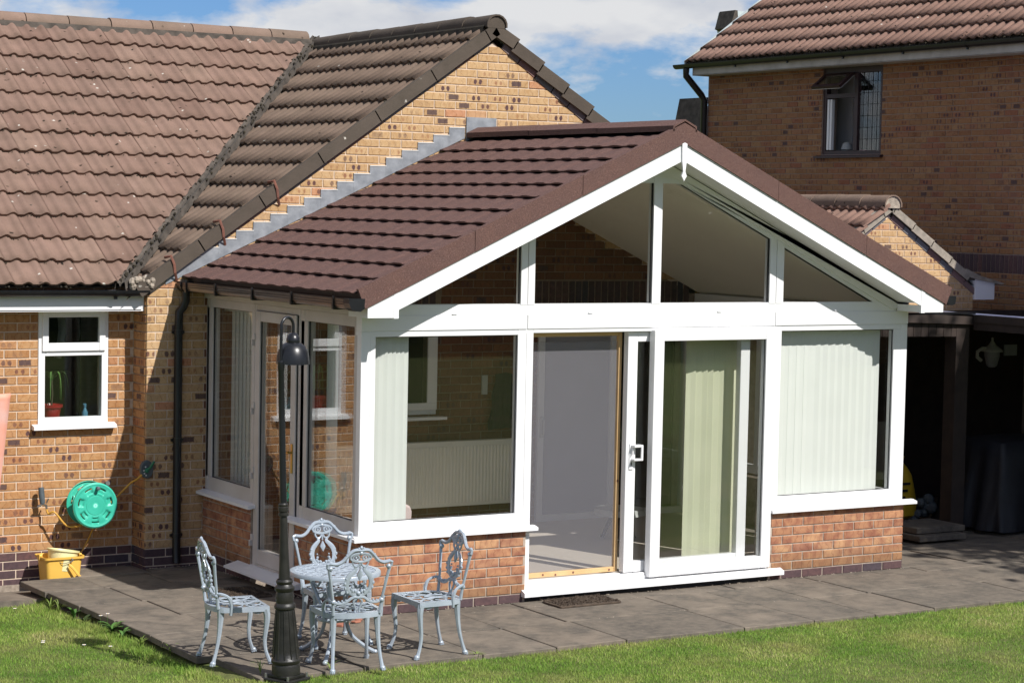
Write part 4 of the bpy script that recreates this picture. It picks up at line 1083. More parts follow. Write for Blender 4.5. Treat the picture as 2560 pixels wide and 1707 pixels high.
# ---------------- things inside the conservatory
def interior():
    # blinds
    def vane(mb, x, y, z0, z1, ang, wd=.089):
        dx, dy = wd/2*math.cos(ang), wd/2*math.sin(ang); n = Vector((-math.sin(ang), math.cos(ang), 0))*.0012; c = Vector((x, y, 0))
        b = Vector((0, 0, 0)); P = [c-Vector((dx, dy, 0)), c+n*3, c+Vector((dx, dy, 0))]
        vs = []
        for z in (z0, z1):
            vs += [p+Vector((0, 0, z))-n for p in P]+[p+Vector((0, 0, z))+n for p in P]
        mb.add(vs, [(0, 1, 7, 6), (1, 2, 8, 7), (4, 3, 9, 10), (5, 4, 10, 11), (0, 6, 9, 3), (2, 5, 11, 8), (6, 7, 10, 9), (7, 8, 11, 10), (3, 4, 1, 0), (4, 5, 2, 1)])
    sets = [('pale green vertical blind drawn back behind the left front window', [(.175+.036*i, .155, R(-22+4*(i%2))) for i in range(8)], .64, 2.17, 'blind', (.12, .52)),
            ('yellow green vertical blind bunched behind the right sliding door leaf', [(3.22+.060*i, .24, R(-16+7*math.sin(i*1.9))) for i in range(9)], .17, 2.15, 'blind_yellow', (3.1, 3.86)),
            ('pale green vertical blind closed across the right front window', [(4.06+.0835*i, .15, R(1 if i < 5 else -8)) for i in range(14)], .66, 2.17, 'blind', (4.0, 5.3))]
    for lab, vs_, z0, z1, mt, (a, b) in sets:
        t_ = tag(empty('vertical_blind', (vs_[0][0], vs_[0][1], z0)), lab, 'blind', 'vertical blinds behind the front glazing')
        mb = MB(); mb.box((a, vs_[0][1]-.02, z1), (b, vs_[0][1]+.02, z1+.03)); mb.build('head_rail', 'upvc', t_)
        for (x, y, an) in vs_:
            mb = MB(); vane(mb, x, y, z0+random.uniform(0, .004), z1, an); mb.build('vane', mt, t_)
    t_ = tag(empty('vertical_blind', (.19, 2.8, .66)), 'cream vertical blind bunched in the far corner of the left side glazing', 'blind', 'vertical blinds behind the side glazing')
    mb = MB(); mb.box((.16, 2.0, 2.17), (.2, 2.95, 2.2)); mb.build('head_rail', 'upvc', t_)
    for i in range(9):
        mb = MB(); vane(mb, .185, 2.80-.078*i, .66, 2.17, R(84)); mb.build('vane', 'blind', t_)
    t_ = tag(empty('vertical_blind', (.19, .2, .66)), 'cream vertical blind bunched at the near corner of the left side glazing', 'blind', 'vertical blinds behind the side glazing')
    mb = MB(); mb.box((.16, .15, 2.17), (.2, 1.0, 2.2)); mb.build('head_rail', 'upvc', t_)
    for i in range(5):
        mb = MB(); vane(mb, .185, .93-.03*i, .66, 2.17, R(86)); mb.build('vane', 'blind', t_)
    for i in range(2):
        mb = MB(); vane(mb, .185, .20+.03*i, .66, 2.17, R(86)); mb.build('vane', 'blind', t_)
    # radiator
    t_ = tag(empty('radiator', (2.5, 2.88, .30)), 'long cream ribbed radiator under the inner window of the conservatory', 'radiator')
    mb = MB(); mb.box((1.20, 2.875, .335), (3.30, 2.935, .945)); mb.build('casing', 'radiator_white', t_, bevel=.008)
    mb = MB(); x = 1.26
    while x < 3.27: mb.prism([(x, 2.875), (x+.008, 2.866), (x+.020, 2.866), (x+.028, 2.875)], .37, .89, 'z'); x += .036
    o = mb.build('rib', 'radiator_white', t_); o['kind'] = 'stuff'
    mb = MB(); mb.tube([(3.22, 2.90, .36), (3.22, 2.90, .13)], .01, 6); mb.tube([(1.3, 2.90, .36), (1.3, 2.90, .13)], .01, 6); mb.build('pipe', 'radiator_white', t_)
    # coat hung on the wall
    bm = bmesh.new(); bmesh.ops.create_grid(bm, x_segments=10, y_segments=16, size=.5)
    for v in bm.verts:
        u, h = v.co.x*2, v.co.y*2
        wdt = .10+.045*(1-h)/2+.012*math.sin(h*6); v.co = Vector((3.0+u*wdt, 2.93-.06*math.cos(u*1.4)-.02*math.sin(u*9+h*2)*(1-h)/2, 1.31+h*.26-.02*abs(u)))
    me = bpy.data.meshes.new('coat'); bm.to_mesh(me); bm.free(); me.materials.append(M['coat_black']); o = mesh_obj('coat', me)
    so_ = o.modifiers.new('thick', 'SOLIDIFY'); so_.thickness = .03; tag(o, 'black coat hanging on the brick wall inside the conservatory', 'coat')
    mb = MB(); mb.box((2.80, 2.985, 1.36), (2.86, 3.0, 1.54)); tag(mb.build('wall_plaque', 'lace'), 'small pale panel on the inner brick wall beside the black coat', 'panel')
    # fly screen in its pine frame, standing in the open half of the door
    t_ = tag(empty('fly_screen', (1.98, .17, .13)), 'grey mesh insect screen in a pine batten frame filling the open door', 'screen')
    for a, b, nm in (((1.53, .155, .152), (2.44, .185, .192), 'batten'), ((1.53, .155, 2.09), (2.44, .185, 2.125), 'batten'), ((2.425, .150, .152), (2.456, .190, 2.125), 'batten'), ((1.525, .155, .192), (1.545, .185, 2.09), 'batten')):
        mb = MB(); mb.box(a, b); mb.build(nm, 'pine', t_, bevel=.003)
    mb = MB(); mb.box((1.545, .169, .192), (2.425, .171, 2.045)); mb.build('mesh_cloth', 'fly_mesh', t_)
    mb = MB()
    for x, z in ((1.74, .172), (2.03, .172), (2.38, .17), (1.86, .165)): mb.lathe([(.0001, -.0), (.010, 0), (.0001, .0008)], (x, .1545, z), 8, 'y')
    mb.lathe([(.0001, -.0), (.011, 0), (.0001, .0008)], (2.44, .1495, .9), 8, 'y'); mb.build('knot', 'rust_iron', t_)
    # round side table with a lace cloth
    t_ = tag(empty('side_table', (3.55, 1.75, .12)), 'small round side table under a white lace cloth behind the screen', 'side table')
    mb = MB(); mb.lathe([(.0001, .40), (.22, .40), (.22, .38), (.0001, .38)], (3.55, 1.75, .0), 20); mb.build('tabletop', 'dark_wood', t_)
    for a in range(3):
        mb = MB(); q = 2.1*a; mb.tube([(3.55+.05*math.cos(q), 1.75+.05*math.sin(q), .38), (3.55+.17*math.cos(q), 1.75+.17*math.sin(q), .125)], .018, 6); mb.build('leg', 'dark_wood', t_)
    mb = MB(); pr = []; seg = 28; vs = []
    for r_, z in ((.0001, .406), (.225, .406), (.235, .35)):
        for k in range(seg): a = 2*math.pi*k/seg; rr = r_*(1+(.05*math.sin(a*7) if z < .4 else 0)); vs.append((3.55+rr*math.cos(a), 1.75+rr*math.sin(a), z+(.015*math.sin(a*14) if z < .4 else 0)))
    mb.add(vs, [(i*seg+k, i*seg+(k+1) % seg, (i+1)*seg+(k+1) % seg, (i+1)*seg+k) for i in range(2) for k in range(seg)])
    tag(mb.build('lace_cloth', 'lace'), 'white lace cloth with scalloped edge on the small side table', 'tablecloth')
    # pink chair back just inside the left window
    t_ = tag(empty('pink_chair', (.55, .55, .12)), 'pink upholstered chair whose back shows at the foot of the left window', 'chair')
    mb = MB(); mb.prism([(.30, .35), (.70, .35), (.715, .70), (.70, .745), (.66, .76), (.36, .76), (.31, .74), (.29, .70)], .48, .53); mb.build('backrest', 'rag_pink', t_, bevel=.02)
    mb = MB(); mb.box((.30, .52, .50), (.70, .92, .58)); mb.build('seat', 'rag_pink', t_, bevel=.02)
    for x in (.33, .67):
        for y in (.52, .88): mb = MB(); mb.tube([(x, y, .50), (x, y, .12)], .016, 6); mb.build('leg', 'dark_wood', t_)
interior()

# ================================================================== NEIGHBOUR'S HOUSE
XH = 11.0
def neighbour():
    root = tag(empty('two_storey_house', (14, 5, 0)), 'tall brown brick house on the right with an open dark window under its eaves', 'house')
    ow = (-8.145, -6.95, 3.90, 5.06)      # in the wall's own u = -y
    yF, yN = 10.72, -3.0
    mb = MB(); o = (6.95, 8.145, 3.90, 5.06)
    grid_wall(mb, yN, yF, -.3, 5.10, XH+.002, XH+.25, [o], ax='x')
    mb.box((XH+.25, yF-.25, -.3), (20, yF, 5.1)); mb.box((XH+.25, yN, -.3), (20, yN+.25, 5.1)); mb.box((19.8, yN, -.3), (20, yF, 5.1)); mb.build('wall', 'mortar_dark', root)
    mb = MB(); mb.box((XH+1.9, 5.5, 3.2), (XH+1.95, 9.5, 5.2)); mb.box((XH+.25, 5.5, 3.2), (XH+1.9, 9.5, 3.25)); mb.box((XH+.25, 5.5, 3.2), (XH+1.9, 5.55, 5.2)); mb.box((XH+.25, 9.45, 3.2), (XH+1.9, 9.5, 5.2)); mb.build('room', 'room_dark', root)
    B = Bricks(root, 300)
    zb = 2.6695-.005-.075*34+.0
    sold = (-5.62, 2.0, 2.440, 2.672)
    zb = 2.680-.075*36
    def hid(u, z): return (z < 1.9) or (-u > 9.3 and z < 2.6)
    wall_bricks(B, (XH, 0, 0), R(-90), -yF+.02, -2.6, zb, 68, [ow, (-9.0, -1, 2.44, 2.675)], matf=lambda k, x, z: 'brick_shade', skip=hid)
    u = -9.0
    while u < -2.7:
        B.add([(-.0325, -.1075), (.0325, -.1075), (.0325, .1075), (-.0325, .1075)], 'brick_blue', Matrix.Translation((XH, -u-.0325, 2.56)) @ Matrix.Rotation(R(-90), 4, 'Z'), 24.0 if -u < 6 else 90); u += .075
    B.finish()
    # window: fixed light on the right, casement and open top light on the left
    y0, y1, z0, z1 = 6.95, 8.145, 3.895, 4.975
    mb = MB(); frame_x(mb, y0, y1, z0, 5.06, .055, XH+.02, XH+.09, tt=.10); mb.box((XH+.021, 7.455, z0+.05), (XH+.089, 7.525, 4.97)); mb.box((XH+.022, 7.52, 4.645), (XH+.088, 8.09, 4.70))
    wn = mb.build('window', 'dark_frame', root)
    mb = MB(); mb.box((XH+.045, y0+.05, z0+.05), (XH+.065, 7.46, 4.965)); mb.build('pane', 'glass', wn)
    mb = MB()
    for k in range(1, 5): mb.box((XH+.040, y0+.05+.09*k, z0+.05), (XH+.044, y0+.058+.09*k, 4.965))
    for k in range(1, 7): mb.box((XH+.040, y0+.05, z0+.05+.15*k), (XH+.044, 7.46, z0+.056+.15*k))
    mb.build('leading', 'seal_black', wn)
    mb = MB(); mb.prism([(XH-.06, 3.855), (XH-.06, 3.88), (XH+.03, 3.90), (XH+.03, 3.855)], 6.90, 8.24, 'y'); mb.build('sill', 'dark_frame', wn)
    # open top light, hinged at its head
    tl = MB(); frame_y(tl, -.29, .29, -.30, 0, .05, -.02, .02); 
    tl.xf(Matrix.Translation((XH+.0, 7.81, 4.955)) @ Matrix.Rotation(R(-90), 4, 'Z') @ Matrix.Rotation(R(-52), 4, 'X')); ot = tl.build('top_light', 'dark_frame', wn)
    tp = MB(); tp.box((-.245, -.008, -.255), (.245, .008, -.045)); tp.xf(Matrix.Translation((XH+.0, 7.81, 4.955)) @ Matrix.Rotation(R(-90), 4, 'Z') @ Matrix.Rotation(R(-52), 4, 'X')); tp.build('pane', 'glass_dark', wn)
    ed = MB(); ed.box((-.29, .02, -.30), (.29, .026, -.288)); ed.box((.284, .02, -.30), (.29, .026, 0)); ed.xf(Matrix.Translation((XH+.0, 7.81, 4.955)) @ Matrix.Rotation(R(-90), 4, 'Z') @ Matrix.Rotation(R(-52), 4, 'X')); ed.build('seal', 'upvc', wn)
    mb = MB(); mb.box((XH+.03, 7.985, 3.965), (XH+.075, 8.022, 4.63)); mb.build('open_casement', 'upvc', wn)
    mb = MB(); mb.box((XH+.028, 8.038, 3.965), (XH+.07, 8.078, 4.63)); mb.build('open_casement', 'upvc', wn)
    mb = MB(); mb.box((XH+.50, 8.12, 3.3), (XH+.54, 8.6, 5.0)); mb.build('inner_door', 'upvc_grey', wn)
    mb = MB(); mb.box((XH+.3, y0+.1, 3.95), (XH+.32, y0+.2, 4.96)); mb.build('curtain', 'lace', wn)
    # roof
    E = Vector((XH-.345, 0, 5.225)); SH = .72
    Vr = Vector((1, 0, SH)).normalized()
    mb = MB(); zt = lambda x: E.z+SH*(x-E.x)-.045
    mb.add([(E.x+.04, yN-.1, zt(E.x+.04)), (E.x+.04, yF+.12, zt(E.x+.04)), (15.5, yF+.12, zt(15.5)), (15.5, yN-.1, zt(15.5)), (20.35, yF+.12, zt(E.x)), (20.35, yN-.1, zt(E.x))], [(0, 3, 2, 1), (3, 5, 4, 2)])
    mb.add([(E.x+.1, yF, zt(E.x+.1)-.02), (15.5, yF, zt(15.5)-.02), (20.3, yF, zt(E.x)), (XH+.2, yF, 5.0), (20, yF, 5.0)], [(0, 1, 2, 4, 3)])
    rf = mb.build('roof', 'cement', root)
    tile_roof(rf, (E.x, yF+.10, E.z), (0, -1, 0), Vr, 'tile_far', 28, 16, [((0, 0, 7.6), (0, 0, 1))], (16, .016), limit=300)
    mb = MB(); a = math.atan(SH)
    mb.prism([(E.x+.0, zt(E.x)-.07), (15.5, zt(15.5)-.07), (15.5, zt(15.5)+.10), (E.x, zt(E.x)+.075)], yF+.10, yF+.13); mb.build('barge', 'poly_pale', rf)
    mb = MB(); mb.box((XH-.30, yN, 5.045), (XH-.28, yF-.02, 5.155)); mb.box((XH-.30, yN, 5.040), (XH, yF-.02, 5.05)); mb.build('fascia', 'fascia_weathered', root)
    gutter(root, (XH-.36, yN, 5.20), (XH-.36, yF+.30, 5.20), .062, 'gutter_black', [(yF-1.1-1.15*k, ) for k in range(7)])
    mb = MB(); mb.tube([(XH-.36, yF+.05, 5.14), (XH-.36, yF+.05, 5.04), (XH-.10, yF+.03, 4.78), (XH-.05, yF+.02, 4.70), (XH-.05, yF+.02, -.0)], .048, 10)
    mb.build('downpipe', 'gutter_black', root, smooth='auto')
    return root
simple('poly_pale', (.50, .56, .56), (.42, .48, .48), 3, .4)
simple('fascia_weathered', (.50, .47, .43), (.36, .33, .29), 6, .6)
neighbour()
def rear_house():
    root = tag(empty('rear_house', (16.5, 19, 0)), 'far brick house whose gable slope and ridge end peep out behind the tall house', 'house')
    # its slope shows left of the tall house, as a dark line rising to the right
    mb = MB(); mb.prism([(11.27, -.3), (11.27, 3.30), (11.56, 4.68), (12.0, 4.68), (12.0, -.3)], 11.6, 11.9); mb.build('wall', 'mortar_dark', root)
    mb = MB(); mb.prism([(11.22, 3.20), (11.555, 4.80), (11.59, 4.80), (11.27, 3.20)], 11.5, 12.2); mb.build('roof', 'cement_dark', root)
    B = Bricks(root, 60); wall_bricks(B, (0, 11.6, 0), 0, 11.24, 12.0, 3.2, 18, clips=[(-4.7, 1, 3.30-4.7*11.28)], matf=lambda k, x, z: 'brick_shade'); B.finish()
    root2 = tag(empty('rear_roof', (24, 27, 0)), 'pale ridge end of a more distant roof peeping over the verge of the tall house', 'roof')
    mb = MB(); mb.prism([(22.88, 7.765), (23.34, 7.769), (23.9, 7.42), (23.7, 7.0), (22.95, 7.0), (22.80, 7.46)], 26.0, 26.6); mb.build('ridge_end', 'poly_pale', root2)
    mb = MB(); mb.prism([(22.70, 7.36), (22.83, 7.775), (22.90, 7.77), (22.93, 7.50), (22.86, 7.30)], 25.9, 26.5); mb.build('trim', 'cement_dark', root2)
rear_house()

# ================================================================== GARAGE WITH SMALL GABLE
def garage():
    YS, xa, za, xr = 4.3, 8.85, 3.165, 10.18
    root = tag(empty('brick_garage', (8.85, 6.5, 0)), 'small brick garage gable with mossy ridge between the conservatory and the tall house', 'garage')
    sg = (za-2.30)/(xr-xa); xl = 2*xa-xr
    mb = MB(); mb.box((xl, YS+.002, -.3), (xr, YS+.2, 2.25)); mb.prism([(xl, 2.25), (xr, 2.25), (xa, za-.05)], YS+.002, YS+.2)
    mb.box((xl, YS+.2, -.3), (xl+.2, 9, 2.25)); mb.box((xr-.2, YS+.2, -.3), (xr, 9, 2.25)); mb.build('wall', 'mortar', root)
    B = Bricks(root, 300); lim = za-.085
    wall_bricks(B, (0, YS, 0), 0, xl+.01, xr-.002, 1.60, 20, clips=[(-sg, 1, lim-sg*xa), (sg, 1, lim+sg*xa)], matf=lambda k, x, z: 'brick_pale', phase=1)
    a = math.atan(sg)
    for sgn in (-1, 1):
        s_ = .06
        while s_+.215 < (xr-xa)/math.cos(a)+.05:
            c = s_+.1075; B.add([(-.1075, -.0325), (.1075, -.0325), (.1075, .0325), (-.1075, .0325)], 'brick_rake', Matrix.Translation((xa+sgn*c*math.cos(a), YS-.006, za-.034/math.cos(a)-c*math.sin(a))) @ Matrix.Rotation(sgn*a, 4, 'Y'), 5); s_ += .226
    B.add([(-.03, -.0325), (.03, -.0325), (.03, .0325), (-.03, .0325)], 'brick_rake', Matrix.Translation((xa, YS-.006, za-.034)), 5)
    B.finish()
    zt = lambda x: za+.075-sg*abs(x-xa)
    xe = xl-.25
    mb = MB(); mb.add([(xe, YS, zt(xe)-.045), (xa, YS, zt(xa)-.045), (xa, 9, zt(xa)-.045), (xe, 9, zt(xe)-.045), (2*xa-xe, YS, zt(xe)-.045), (2*xa-xe, 9, zt(xe)-.045)], [(0, 1, 2, 3), (1, 4, 5, 2)])
    rf = mb.build('roof', 'cement', root)
    tile_roof(rf, (xe, 8.4, zt(xe)), (0, -1, 0), Vector((1, 0, sg)).normalized(), 'tile_far', 14, 6, [((xa-.05, 0, 0), (1, 0, 0))], (4, .012))
    ridge_run(rf, (xa, YS-.10, za+.065), (xa, 8.2, za+.065), .125, 'ridge_old', .46, end_cap=True, capmat='cement_pale')
    verge(rf, (xe, YS, zt(xe)), (xa-.02, YS, zt(xa)), YS-.06, .12, .09, 'verge_pale', tilt=.006)
    verge(rf, (xr-.10, YS, zt(xr-.10)), (xa+.02, YS, zt(xa)), YS-.06, .12, .085, 'verge_pale', tilt=.016)
    mb = MB(); f = lambda x, z: (x, z)
    mb.prism([(xr-.16, 2.515), (xr+.05, 2.435), (xr+.44, 2.345), (xr+.40, 2.330), (xr+.04, 2.385), (xr-.18, 2.44)], YS-.063, YS+.3); mb.build('verge_tile', 'verge_pale', rf)
    mb = MB(); mb.prism([(xr-.10, 2.40), (xr+.02, 2.378), (xr+.36, 2.330), (xr+.32, 2.372), (xr+.04, 2.40)], YS-.02, YS+.2); mb.build('undercloak', 'cement_dark', rf)
    mb = MB(); mb.box((xr+.012, YS-.03, 2.155), (xr+.31, YS+.3, 2.372)); mb.prism([(xr+.004, 2.372), (xr+.31, 2.372), (xr+.30, 2.378), (xr+.02, 2.415)], YS-.028, YS+.3); mb.build('box_end', 'upvc', root)
    mb = MB(); mb.lathe([(.0001, 0), (.035, 0), (.05, .02), (.05, .10), (.04, .11), (.0001, .11)], (xr+.56, YS+.3, 2.29), 12, 'y'); mb.box((xr+.33, YS+.2, 2.27), (xr+.52, YS+.3, 2.31)); tag(mb.build('security_lamp', 'hose_grey'), 'grey sensor lamp on an arm beside the white eaves box of the garage', 'lamp')
simple('verge_pale', (.34, .29, .235), (.21, .185, .15), 12, .95, .6)
garage()

# ================================================================== TIMBER CANOPY
def canopy():
    root = tag(empty('timber_canopy', (8, 3, 0)), 'dark timber lean-to canopy with a corner post filling the gap right of the conservatory', 'canopy')
    mb = MB(); mb.box((7.35, 1.50, -.05), (7.52, 1.66, 2.05)); mb.build('post', 'dark_wood', root)
    mb = MB(); mb.prism([(5.5, 2.12), (7.56, 2.052), (7.56, 2.13), (5.5, 2.235)], 1.46, 1.50); mb.build('beam', 'dark_wood', root)
    mb = MB(); mb.box((7.53, -1.6, 2.0), (7.58, 1.455, 2.075)); mb.box((7.52, -1.6, 2.075), (7.59, 1.455, 2.15)); mb.build('beam', 'dark_wood', root)
    x = 5.52
    while x < 7.30:
        mb = MB(); mb.box((x, 1.503, 1.955-.012*(x-5.5)), (x+.092, 1.52, 2.08)); mb.build('board', 'dark_wood', root); x += .098
    for x in (6.0, 6.9, 7.9, 8.9, 9.9):
        zr = 2.12 if x < 7.5 else 2.135-.06*(x-7.56); mb = MB(); mb.box((x, 1.5 if x < 7.5 else -1.5, zr-.10), (x+.05, 4.25, zr-.008)); mb.build('rafter', 'dark_wood', root)
    mb = MB(); mb.prism([(1.46, 2.155), (4.28, 2.03), (4.28, 2.05), (1.46, 2.175)], 5.5, 7.56, 'x'); mb.build('roof_sheet', 'gutter_black', root)
    mb = MB(); x = 7.56; vs = []; fs = []; n = 100
    for i in range(n+1):
        xx = 7.56+(XH-.02-7.56)*i/n; z = .012*math.sin(i*1.3)
        zq = 2.150-.205*(xx-7.56)/3.42; vs += [(xx, -1.65, zq+z*.5), (xx, 4.27, zq+z*.5)]
    for i in range(n): fs.append((2*i, 2*i+2, 2*i+3, 2*i+1))
    mb.add(vs, fs); o = mb.build('polycarbonate_sheet', 'poly_blue', root); q = o.modifiers.new('thick', 'SOLIDIFY'); q.thickness = .004
    # boarded front under the canopy
    mb = MB(); mb.box((5.42, 4.27, -.1), (XH, 4.30, 2.03)); mb.build('back_boards', 'dark_wood', root)
    mb = MB(); mb.box((5.45, 3.6, -.1), (7.0, 3.65, 2.05)); mb.build('side_boards', 'dark_wood', root)
canopy()
def canopy_things():
    # lantern
    c = Vector((9.27, 3.0, 1.65)); t_ = tag(empty('wall_lantern', c), 'white coach lantern hanging in the dark under the canopy', 'lamp')
    mb = MB(); mb.lathe([(.0001, .16), (.012, .15), (.012, .12), (.045, .07), (.10, .03), (.115, .01), (.115, .0), (.0001, .0)], c, 16); mb.build('cap', 'white_ceramic', t_, smooth='auto')
    mb = MB(); mb.lathe([(.085, .0), (.085, -.05), (.06, -.15), (.035, -.17), (.0001, -.175)], c, 12); mb.build('lamp_shade', 'lantern_glass', t_, smooth='auto')
    mb = MB(); mb.tube([c+Vector((-.03, .0, .03)), c+Vector((-.12, .02, .04)), c+Vector((-.17, .05, .0)), c+Vector((-.16, .06, -.06)), c+Vector((-.10, .06, -.10))], .02, 8); mb.build('arm', 'white_ceramic', t_, smooth='auto')
    mb = MB(); mb.box((9.47, 3.02, 1.60), (9.66, 3.03, 1.72)); tag(mb.build('wall_plate', 'lantern_glass'), 'pale rectangular plate in the shade right of the white lantern', 'plate')
    # sack
    t_ = tag(empty('yellow_sack', (7.35, 2.1, 0)), 'slumped yellow plastic sack in the dark right of the conservatory', 'sack')
    mb = MB(); prof = [(.10, .05), (.17, .08), (.19, .2), (.17, .36), (.15, .48), (.10, .56), (.05, .62), (.075, .68)]; seg = 14; vs = []
    for i, (r_, h) in enumerate(prof):
        for k in range(seg):
            a = 2*math.pi*k/seg; q = r_*(1+.14*noise.noise(Vector((math.cos(a)*2, math.sin(a)*2, h*6)))); vs.append((7.30+q*math.cos(a)-.12*h, 2.15+q*.6*math.sin(a), h))
    mb.add(vs, [(i*seg+k, i*seg+(k+1) % seg, (i+1)*seg+(k+1) % seg, (i+1)*seg+k) for i in range(len(prof)-1) for k in range(seg)]+[tuple(range(seg-1, -1, -1)), tuple((len(prof)-1)*seg+k for k in range(seg))])
    mb.build('bag', 'sack_yellow', t_, smooth='auto')
    mb = MB()
    for k in range(4): mb.box((7.19-.02*k, 2.035, .40-.07*k), (7.29-.03*k, 2.04, .425-.07*k))
    mb.build('print', 'seal_black', t_)
    mb = MB()
    for i in range(14): mb.ball((7.5+random.uniform(-.12, .12), 2.1+random.uniform(-.08, .08), .10+random.uniform(-.05, .16)), random.uniform(.04, .07), 8, 5)
    tag(mb.build('rubbish_bag', 'hose_grey'), 'crumpled grey plastic bag leaning on the yellow sack', 'bag')
    # covered barbecue
    bm = bmesh.new(); bmesh.ops.create_grid(bm, x_segments=26, y_segments=26, size=1)
    for v in bm.verts:
        x, y = v.co.x, v.co.y; d = max(abs(x), abs(y)); a = math.atan2(y, x)
        if d < .62: z = .86+.05*(1-d)+.012*noise.noise(Vector((x*3, y*3, 0))); s = d/.62*.30/max(d, 1e-3)
        else: f_ = (d-.62)/.38; z = .86*(1-f_)+.01; s = (.30+.08*f_+.03*f_*math.sin(a*11)+.02*noise.noise(Vector((x*5, y*5, 2))))/max(d, 1e-3)
        v.co = Vector((8.25+x*s*1.6, 1.6+y*s*1.2, z))
    me = bpy.data.meshes.new('barbecue_cover'); bm.to_mesh(me); bm.free(); me.materials.append(M['cover_black']); me.polygons.foreach_set('use_smooth', [True]*len(me.polygons))
    tag(mesh_obj('barbecue_cover', me), 'bulky black fabric cover over garden equipment under the canopy', 'cover')
    # loose slabs as a step
    for i, (a, b, z0, lab) in enumerate((((6.55, 1.05), (7.15, 1.55), .0, 'lower grey concrete slab of the step behind the conservatory corner'), ((6.60, 1.15), (7.22, 1.65), .062, 'upper grey concrete slab of the step behind the conservatory corner'))):
        mb = MB(); mb.box((a[0], a[1], z0), (b[0], b[1], z0+.055)); tag(mb.build('step_slab', 'slab', bevel=.006), lab, 'paving slab', 'slabs stacked as a step')
simple('lantern_glass', (.32, .32, .35), None, 4, .5)
canopy_things()

